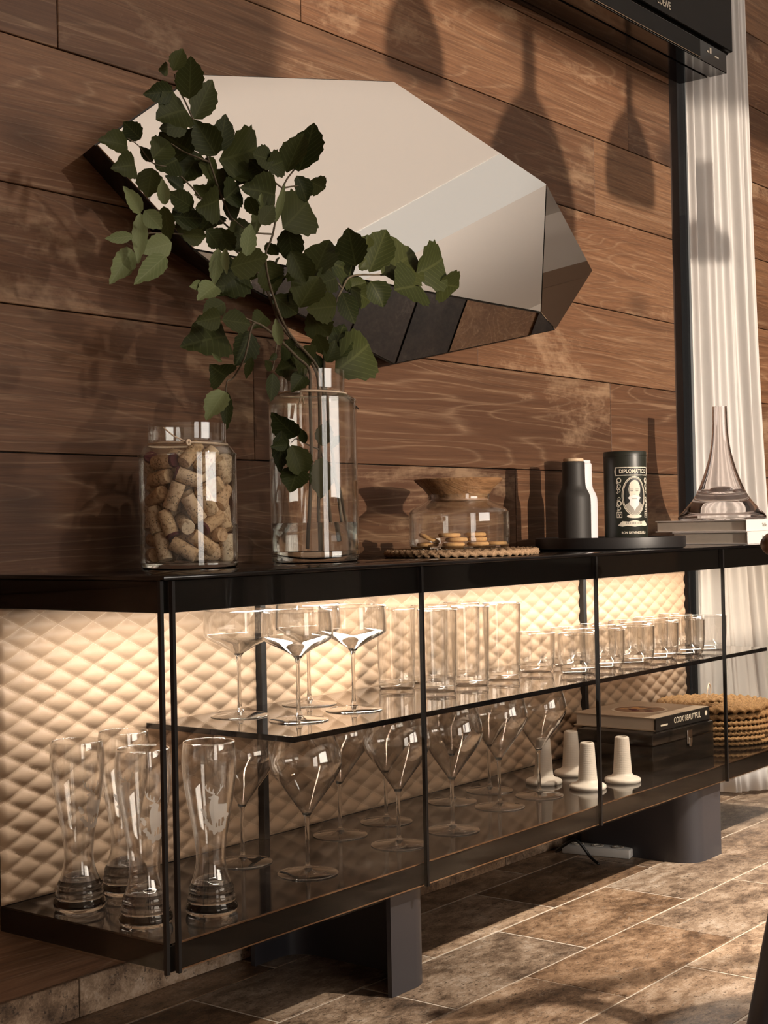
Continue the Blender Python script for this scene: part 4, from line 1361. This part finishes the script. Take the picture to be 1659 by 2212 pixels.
# ---------------------------------------------------------------- vase with branches
VX, VY = 2.032, 1.742
vs_ = jar('glass_vase', 'tall clear glass vase with water and leafy branches', (VX, VY, ZT), .0805, .305, .0605, .349, .020, 'vase')
obj('water', lathe([(0, .0205), (.0765, .0205), (.0778, .030), (.0778, .0715), (.0770, .0722), (0, .0722)], 56, 50), M['water'], vs_)
ring_twine('twine', .0617, .3075, vs_)
k0 = Vector((-.0617 * .93, -.0617 * .36, .3065))
tube('twine_end', [k0, k0 + Vector((-.003, -.002, -.012)), k0 + Vector((-.007, .0, -.024))], .0013, M['twine'], vs_, 6)
tube('twine_end', [k0, k0 + Vector((.001, -.004, -.012)), k0 + Vector((.001, -.006, -.022))], .0013, M['twine'], vs_, 6)
tg = RIGHT * .0705
bm = box_bm(-.010, .010, -.0008, .0008, -.020, .012, .0004)
tgo = obj('hang_tag', bm, M['tag_dark'], vs_)
tgo.matrix_local = Matrix.Translation((tg.x, tg.y, .293)) @ Matrix.Rotation(math.atan2(RIGHT.y, RIGHT.x), 4, 'Z') @ Matrix.Rotation(-.75, 4, 'Y') @ Matrix.Rotation(PI / 2, 4, 'Z')
# leaf shapes: x along the leaf, y across, z up; unit length and width
def leaf_mesh(seed, curl, fold):
    r = random.Random(seed)
    n = 12
    vs, fs = [], []
    for i in range(n + 1):
        t = i / n
        w = .52 * (math.sin(PI * t ** .84) ** .80) * (1 - .45 * max(0, (t - .68) / .32) ** 1.4)
        if i == n: w = 0.0
        ser = (.035 if i % 2 else -.02) * (w > .1)
        zc = curl * (t - .5) ** 2 * -1
        for s in (-1, -.5, 0, .5, 1):
            ww = (w + (ser if abs(s) == 1 else 0)) * s
            vs.append((t + (.02 * r.uniform(-1, 1) if 0 < i < n and abs(s) == 1 else 0), ww, zc + fold * abs(s) * w + .015 * r.uniform(-1, 1) * abs(s)))
    for i in range(n):
        for s in range(4):
            a = i * 5 + s
            fs.append((a, a + 5, a + 6, a + 1))
    me = bpy.data.meshes.new('leaf')
    me.from_pydata(vs, [], fs)
    me.polygons.foreach_set('use_smooth', [True] * len(me.polygons))
    return me
LEAF = {}
for tone, mk in ((0, 'leaf_green'), (1, 'leaf_pale')):
    for k in range(4):
        me = leaf_mesh(k + 5 * tone, (.10, .30, -.12, .45)[k], (.22, .34, .14, .42)[k])
        me.materials.append(M[mk])
        LEAF[tone, k] = me
BL = {'tall': 'tallest beech branch in the vase, reaching across the mirror to its upper corner', 'upright': 'upright beech branch in the vase with leaves before the middle of the mirror',
      'side': 'beech branch in the vase leaning towards the cookie jar side', 'drooping': 'beech branch in the vase drooping down over the jar of corks', 'sunken': 'short leafy beech sprig sunk inside the glass vase'}
CAMP = Vector((0, 0, .796))
li = 0
for nm, (stems, leaves) in BRANCHES.items():
    root = Vector(stems[0][0])
    t = thing('beech_branch', BL[nm], 'branch', root, 0, 'leafy branches in the glass vase')
    for si, pts in enumerate(stems):
        p = spline([Vector(q) - root for q in pts], 4)
        n = len(p)
        r0, r1 = (.0034, .0011) if si == 0 else (.0017, .0007)
        obj('stem' if si == 0 else 'twig', tube_bm(p, [r0 + (r1 - r0) * i / (n - 1) for i in range(n)], 7), M['stem_bark'], t, smooth=True)
    for (x0, y0, z0, x1, y1, z1, w, tone, roll) in leaves:
        a, c = Vector((x0, y0, z0)), Vector((x1, y1, z1))
        ax = c - a
        L = ax.length
        X = ax.normalized()
        to = (CAMP - a).normalized()
        Zv = (to - X * to.dot(X)).normalized()
        Zv = Matrix.Rotation(roll, 3, X) @ Zv
        Yv = Zv.cross(X)
        L *= 1.14
        sw = L * w / max(.5, math.cos(roll)) * 1.12
        me = LEAF[tone, li % 4]
        li += 1
        o = link(bpy.data.objects.new('leaf', me))
        o.parent = t
        Mx = Matrix((X * L, Yv * sw, Zv * sw)).transposed().to_4x4()
        o.matrix_local = Matrix.Translation(a - root) @ Mx
        if tone: o['label'] = 'pale underside of a leaf'
# ---------------------------------------------------------------- cookie jar on a braided mat
CX, CY = 2.420, 1.692
mat_me = braid(.012, .158, .0075, 9, 2.6, .005); mat_me.materials.append(M['rush'])
mo = obj('braided_mat', mat_me, None, None, (CX, CY, ZT))
tag(mo, 'round plaited rush mat under the cookie jar', 'placemat')
ZM = ZT + .0148
cj = thing('cookie_jar', 'squat glass cookie jar with a flared wooden bowl lid', 'jar', (CX, CY, ZM))
pr = smooth_prof([(.0985, .006), (.1012, .014), (.1012, .066), (.0985, .076), (.090, .083), (.0655, .0965), (.0625, .101), (.0625, .110)], 5)
obj('body', lathe(shell(pr, .0022), 64, 60), M['jar_glass'], cj)
obj('thick_base', lathe([(0, 0), (.095, 0), (.0985, .003), (.0985, .006), (.094, .007), (0, .005)], 64, 50), M['solid_glass'], cj)
ld = obj('lid', lathe([(0, .100), (.0585, .100), (.0600, .108), (.0640, .112), (.0705, .121), (.0880, .1365), (.0895, .1400), (.0870, .1415), (.066, .124), (.05, .116), (0, .114)], 56, 50), M['lid_oak'], cj)
obj('gasket', lathe([(.0555, .0965), (.0602, .0965), (.0606, .1005), (.0555, .1005), (.0555, .0965)], 48), M['gasket'], ld)
ckm = lathe([(0, 0), (.019, 0), (.0222, .0022), (.0225, .0050), (.0205, .0078), (.012, .0086), (0, .0088)], 22, 60); ckm.materials.append(M['cookie'])
TOC = -Vector((CX, CY, 0)).normalized()
def cookie(r, f, z, lb, tilt=None):
    p = Vector((CX, CY, ZM + z)) + RIGHT * r + TOC * f
    o = obj('cookie', ckm, None, None, p)
    if tilt:
        q = Quaternion(TOC, tilt)
        o.rotation_mode = 'QUATERNION'; o.rotation_quaternion = q
    return tag(o, lb, 'cookie', 'cookies in the glass jar')
cookie(-.062, .02, .0185, 'cookie leaning slanted on the others at the vase side of the jar', -.40)
cookie(-.064, .015, .0055, 'flat cookie under the slanted one in the jar')
cookie(-.012, .055, .0055, 'bottom cookie of the middle stack in the jar')
cookie(-.006, .05, .0148, 'second cookie of the middle stack in the jar')
cookie(-.020, .048, .0240, 'top cookie of the middle stack in the jar')
cookie(.037, .025, .0055, 'bottom cookie of the stack next to the middle one in the jar')
cookie(.033, .022, .0148, 'second cookie of the stack next to the middle one in the jar')
cookie(.031, .024, .0241, 'topmost cookie of the stack next to the middle one')
cookie(.074, -.01, .0055, 'single flat cookie at the tray side of the jar')

# ---------------------------------------------------------------- tray with grinders and tin
TX, TY = 3.032, 1.690
tr = obj('round_tray', lathe([(0, 0), (.168, 0), (.1735, .003), (.1745, .010), (.1745, .0265), (.173, .028), (.1705, .0265), (.170, .008), (0, .008)], 80, 40), M['tray_black'], None, (TX, TY, ZT))
tag(tr, 'round matte black tray carrying the grinders and tin', 'tray')
ZR = ZT + .008
gp = smooth_prof([(.0355, .001), (.0372, .006), (.0378, .05), (.0378, .104), (.0350, .120), (.0285, .134), (.0262, .148), (.0258, .192)], 5)
gm = lathe([(0, 0), (.034, 0)] + gp + [(.0245, .1945), (0, .1945)], 44, 40)
gcap = lathe([(0, .1948), (.0225, .1948), (.0235, .1965), (.0232, .2005), (.0215, .2020), (0, .2022)], 36, 40)
for nm, loc, mk, lb in (('bottle_grinder', (2.914, 1.715, ZR), 'charcoal', 'charcoal bottle-shaped grinder standing on the round tray'), ('bottle_grinder', (3.024, 1.760, ZR), 'lilac_white', 'pale bottle-shaped grinder half hidden behind the charcoal one')):
    t = thing(nm, lb, 'grinder', loc, 0, 'bottle grinders on the tray')
    obj('body', gm.copy(), M[mk], t)
    obj('cap', gcap.copy(), M['beech'] if mk == 'charcoal' else M['lilac_white'], t)
tin = thing('spirit_tin', 'dark green cylindrical gift tin printed with a bearded portrait, on the tray', 'tin', (3.112, 1.690, ZR))
TR, TH = .0508, .2215
obj('body', lathe([(0, 0), (TR - .0012, 0), (TR, .002), (TR, TH - .012), (0, TH - .012)], 64, 40), M['tin_green'], tin)
obj('lid', lathe([(0, TH - .0116), (TR + .0004, TH - .0116), (TR + .0004, TH - .002), (TR - .001, TH), (0, TH)], 64, 40), M['tin_green'], tin)
tc_ = (CAMP - Vector((3.112, 1.69, .796))); tc_.z = 0; tc_.normalize()
LA = math.atan2(tc_.y, tc_.x) + math.radians(24)
def on_tin(bm, off, a0=None):
    for v in bm.verts:
        a = (LA if a0 is None else a0) + v.co.x / TR
        R = TR + off + v.co.z
        v.co = Vector((R * math.cos(a), R * math.sin(a), v.co.y))
    return bm
def tin_poly(name, polys, mat, off, parent=None):
    bm = bmesh.new()
    for poly in polys: bm.faces.new([bm.verts.new((x, y, 0)) for x, y in poly])
    bmesh.ops.triangulate(bm, faces=bm.faces[:])
    for _ in range(3):
        es = [e for e in bm.edges if abs(e.verts[0].co.x - e.verts[1].co.x) > .005]
        if not es: break
        bmesh.ops.subdivide_edges(bm, edges=es, cuts=1)
        bmesh.ops.triangulate(bm, faces=bm.faces[:])
    return obj(name, on_tin(bm, off), mat, parent or tin)
def ell(cx, cy, rx, ry, n=28, a0=0, a1=2 * PI):
    return [(cx + rx * math.cos(a0 + (a1 - a0) * i / n), cy + ry * math.sin(a0 + (a1 - a0) * i / n)) for i in range(n if a1 - a0 > 6.28 else n + 1)]
def ringpoly(cx, cy, rx, ry, w, n=30):
    o, i = ell(cx, cy, rx, ry, n), ell(cx, cy, rx - w, ry - w, n)
    return [[o[k], o[(k + 1) % n], i[(k + 1) % n], i[k]] for k in range(n)]
def rectp(x0, x1, y0, y1): return [(x0, y0), (x1, y0), (x1, y1), (x0, y1)]
def tin_text(name, s, size, cx, cy, mat, off, sq=1.0, bold=.0003, flip=True):
    me = text_mesh(s, size, bold)
    bm = bmesh.new(); bm.from_mesh(me); bpy.data.meshes.remove(me)
    for v in bm.verts: v.co = Vector((cx + v.co.x * sq, cy + v.co.y, 0))
    return obj(name, on_tin(bm, off), mat, tin)
# banner
tin_poly('banner', [rectp(-.045, .045, .163, .1835), [(-.0475, .1732), (-.045, .163), (-.045, .1835)], [(.0475, .1732), (.045, .1835), (.045, .163)]], M['print_cream'], .0003)
tin_poly('banner_field', [rectp(-.0425, .0425, .1652, .1812)], M['tin_dark'], .0005)
tin_text('brand_text', 'DIPLOMATICO', .0125, 0, .1732, M['print_cream'], .0008, .86)
# oval frame, portrait
CYP = .115
tin_poly('oval_field', [ell(0, CYP, .0275, .044)], M['tin_dark'], .0003)
tin_poly('oval_frame', ringpoly(0, CYP, .0305, .047, .0042), M['print_cream'], .0006)
tin_poly('oval_line', ringpoly(0, CYP, .0285, .045, .0010), M['tin_dark'], .0008)
face = tin_poly('portrait_head', [ell(.001, CYP + .016, .0150, .0215), ell(.0005, CYP - .004, .0135, .0150)], M['print_cream'], .0006)
tin_poly('portrait_coat', [[(-.024, CYP - .022), (-.010, CYP - .013), (.001, CYP - .033), (.012, CYP - .013), (.024, CYP - .022), (.017, CYP - .036), (0, CYP - .0435), (-.017, CYP - .036)]], M['print_grey'], .0005)
tin_poly('portrait_beard', [ell(0, CYP - .015, .0125, .0125), [(-.017, CYP - .004), (0, CYP + .004), (.017, CYP - .004), (.012, CYP - .0085), (0, CYP - .003), (-.012, CYP - .0085)], [(-.0045, CYP - .026), (.0045, CYP - .026), (0, CYP - .036)]], M['book_white'], .0008)
tin_poly('portrait_shade', [ell(-.0068, CYP + .0125, .0040, .0018, 10), ell(.0068, CYP + .0125, .0040, .0018, 10), rectp(-.0115, -.0025, CYP + .0155, CYP + .0168), rectp(.0025, .0115, CYP + .0155, CYP + .0168), rectp(-.0022, .0026, CYP + .0030, CYP + .0046), [(-.0150, CYP + .016), (-.0125, CYP + .026), (-.0105, CYP + .018), (-.0125, CYP + .002)], rectp(-.0065, .0065, CYP - .0072, CYP - .0058)], M['print_grey'], .0010)
# scrollwork left and right of the oval
sc_ = []
for sx in (-1, 1):
    for cy, rr in ((.152, .0062), (.138, .0048), (.128, .0038), (.098, .0060), (.086, .0042), (.109, .0035)):
        sc_ += ringpoly(sx * .0365, cy, rr, rr * 1.1, rr * .42, 14)
        sc_ += ringpoly(sx * .0400, cy - .005, rr * .55, rr * .6, rr * .28, 10)
    sc_ += [rectp(sx * .0365 - .0065, sx * .0365 + .0065, .0640, .0655), rectp(sx * .0365 - .0065, sx * .0365 + .0065, .0765, .0780), rectp(sx * .0365 - .0065, sx * .0365 - .0052, .064, .078), rectp(sx * .0365 + .0052, sx * .0365 + .0065, .064, .078)]
    sc_ += [ell(sx * .0365 - .002, .0725, .0016, .0016, 8), ell(sx * .0365 + .002, .0725, .0016, .0016, 8), ell(sx * .0365, .0685, .0016, .0016, 8)]
h_ = len(sc_) // 2
for part_ in (sc_[:h_], sc_[h_:]): tin_poly('scrollwork', part_, M['print_cream'], .0005)['kind'] = 'stuff'
# ribbon under the oval
tin_poly('ribbon', [[(-.041, .0455), (-.030, .0560), (-.015, .0545), (0, .0585), (.015, .0545), (.030, .0560), (.041, .0455), (.030, .0430), (.018, .0448), (0, .0425), (-.018, .0448), (-.030, .0430)], ell(0, .0675, .019, .0048, 16)], M['print_cream'], .0005)
tin_poly('ribbon_letters', [rectp(x, x + .0022, .0485, .0535) for x in [-.021 + .0042 * i for i in range(10)]], M['print_grey'], .0008)
tin_text('origin_text', 'RON DE VENEZUELA', .0078, 0, .0285, M['print_cream'], .0005, .88, .0002)

# ---------------------------------------------------------------- books and carafe at the curtain end
def book(label, x0, x1, y0, y1, z0, z1, words):
    t = thing('coffee_table_book', label, 'book', (0, 0, 0), 0, 'books under the carafe')
    box('page_block', x0 + .004, x1 - .004, y0 + .003, y1 - .004, z0 + .003, z1 - .003, M['paper'], t)
    box('cover', x0, x1, y0, y1, z0, z0 + .003, M['book_white'], t, .0006)
    box('cover', x0, x1, y0, y1, z1 - .003, z1, M['book_white'], t, .0006)
    box('spine', x0, x1, y0 - .0025, y0 + .0005, z0, z1, M['book_white'], t, .0006)
    text_obj('title', words, .013, M['print_grey'], t, Matrix.Translation(((x0 + .11), y0 - .0026, (z0 + z1) / 2)) @ RotF, .0002)
    return t
book('white bound book at the bottom of the pair under the carafe', 3.488, 3.795, 1.552, 1.760, ZT, ZT + .032, 'Interior')
book('white bound book on top of the pair, directly under the carafe', 3.496, 3.800, 1.558, 1.812, ZT + .0323, ZT + .0623, 'Table')
CO = smooth_prof([(.1080, 0), (.1150, .004), (.1120, .013), (.0985, .028), (.0770, .053), (.0620, .078), (.0460, .118), (.0345, .155), (.0255, .195), (.0205, .245), (.0195, .285), (.0190, .302)], 5)
CI = smooth_prof([(.0160, .302), (.0165, .285), (.0175, .245), (.0222, .195), (.0305, .155), (.0410, .120), (.0545, .084), (.0560, .068), (.0480, .060), (.0350, .066), (.0270, .080), (.0120, .0865), (0, .0870)], 5)
cf = obj('carafe', lathe([(0, .002), (.02, .002)] + CO + CI, 72, 60), M['carafe_glass'], None, (3.625, 1.682, ZT + .0625))
tag(cf, 'wide-based clear glass wine decanter with slim neck standing on the books', 'decanter')

# ---------------------------------------------------------------- power strip on the floor under the sideboard
ps = thing('power_strip', 'pale power strip with cable on the floor under the sideboard', 'power strip', (3.075, 1.765, 0), .18)
box('housing', -.02, .02, -.085, .085, 0, .022, M['white_plastic'], ps, .004, 2)
for k in range(3): obj('socket', lathe([(.009, .022), (.0145, .022), (.0145, .0235), (.009, .0235), (.009, .022)], 20), M['grout'], ps, (0, -.05 + .05 * k, 0))
obj('cable', tube_bm(spline([(0, .085, .010), (-.03, .095, .006), (-.07, .06, .03), (-.09, .02, .05), (-.08, -.01, .012), (-.11, -.04, .005)], 5), .0035, 7), M['black_matte'], ps, smooth=True)

# ---------------------------------------------------------------- chair at the edge of the picture
chr_ = thing('dining_chair', 'black dining chair with a round brown back rail, cut off by the picture edge', 'chair', (0, 0, 0))
def cleg(p, q, r0, r1): tube('leg', [p, q], [r0, r1], M['anthracite'], chr_, 16)
tube('leg', [(2.033, .914, 0), (2.18, .870, .43), (2.240, .850, .62), (2.262, .838, .757)], [.0175, .0215, .0195, .016], M['anthracite'], chr_, 16)
cleg((2.62, .73, 0), (2.52, .72, .45), .0165, .021)
cleg((1.88, .40, 0), (2.02, .43, .45), .0165, .021)
cleg((2.43, .26, 0), (2.36, .32, .45), .0165, .021)
bm = box_bm(-.25, .25, -.24, .24, -.03, .02, .02, 3)
seat = obj('seat', bm, M['black_matte'], chr_); seat.matrix_local = Matrix.Translation((2.305, .575, .455)) @ Matrix.Rotation(-.40, 4, 'Z')
rl = spline([(2.122, .917, .757), (2.20, .872, .757), (2.36, .800, .760), (2.52, .72, .757), (2.57, .67, .755)], 6)
obj('back_rail', tube_bm(rl, [.009, .0165, .0200] + [.0215] * (len(rl) - 3), 14), M['walnut'], chr_, smooth=True)
tube('back_post', [(2.50, .73, .45), (2.50, .73, .757)], .016, M['anthracite'], chr_, 12)
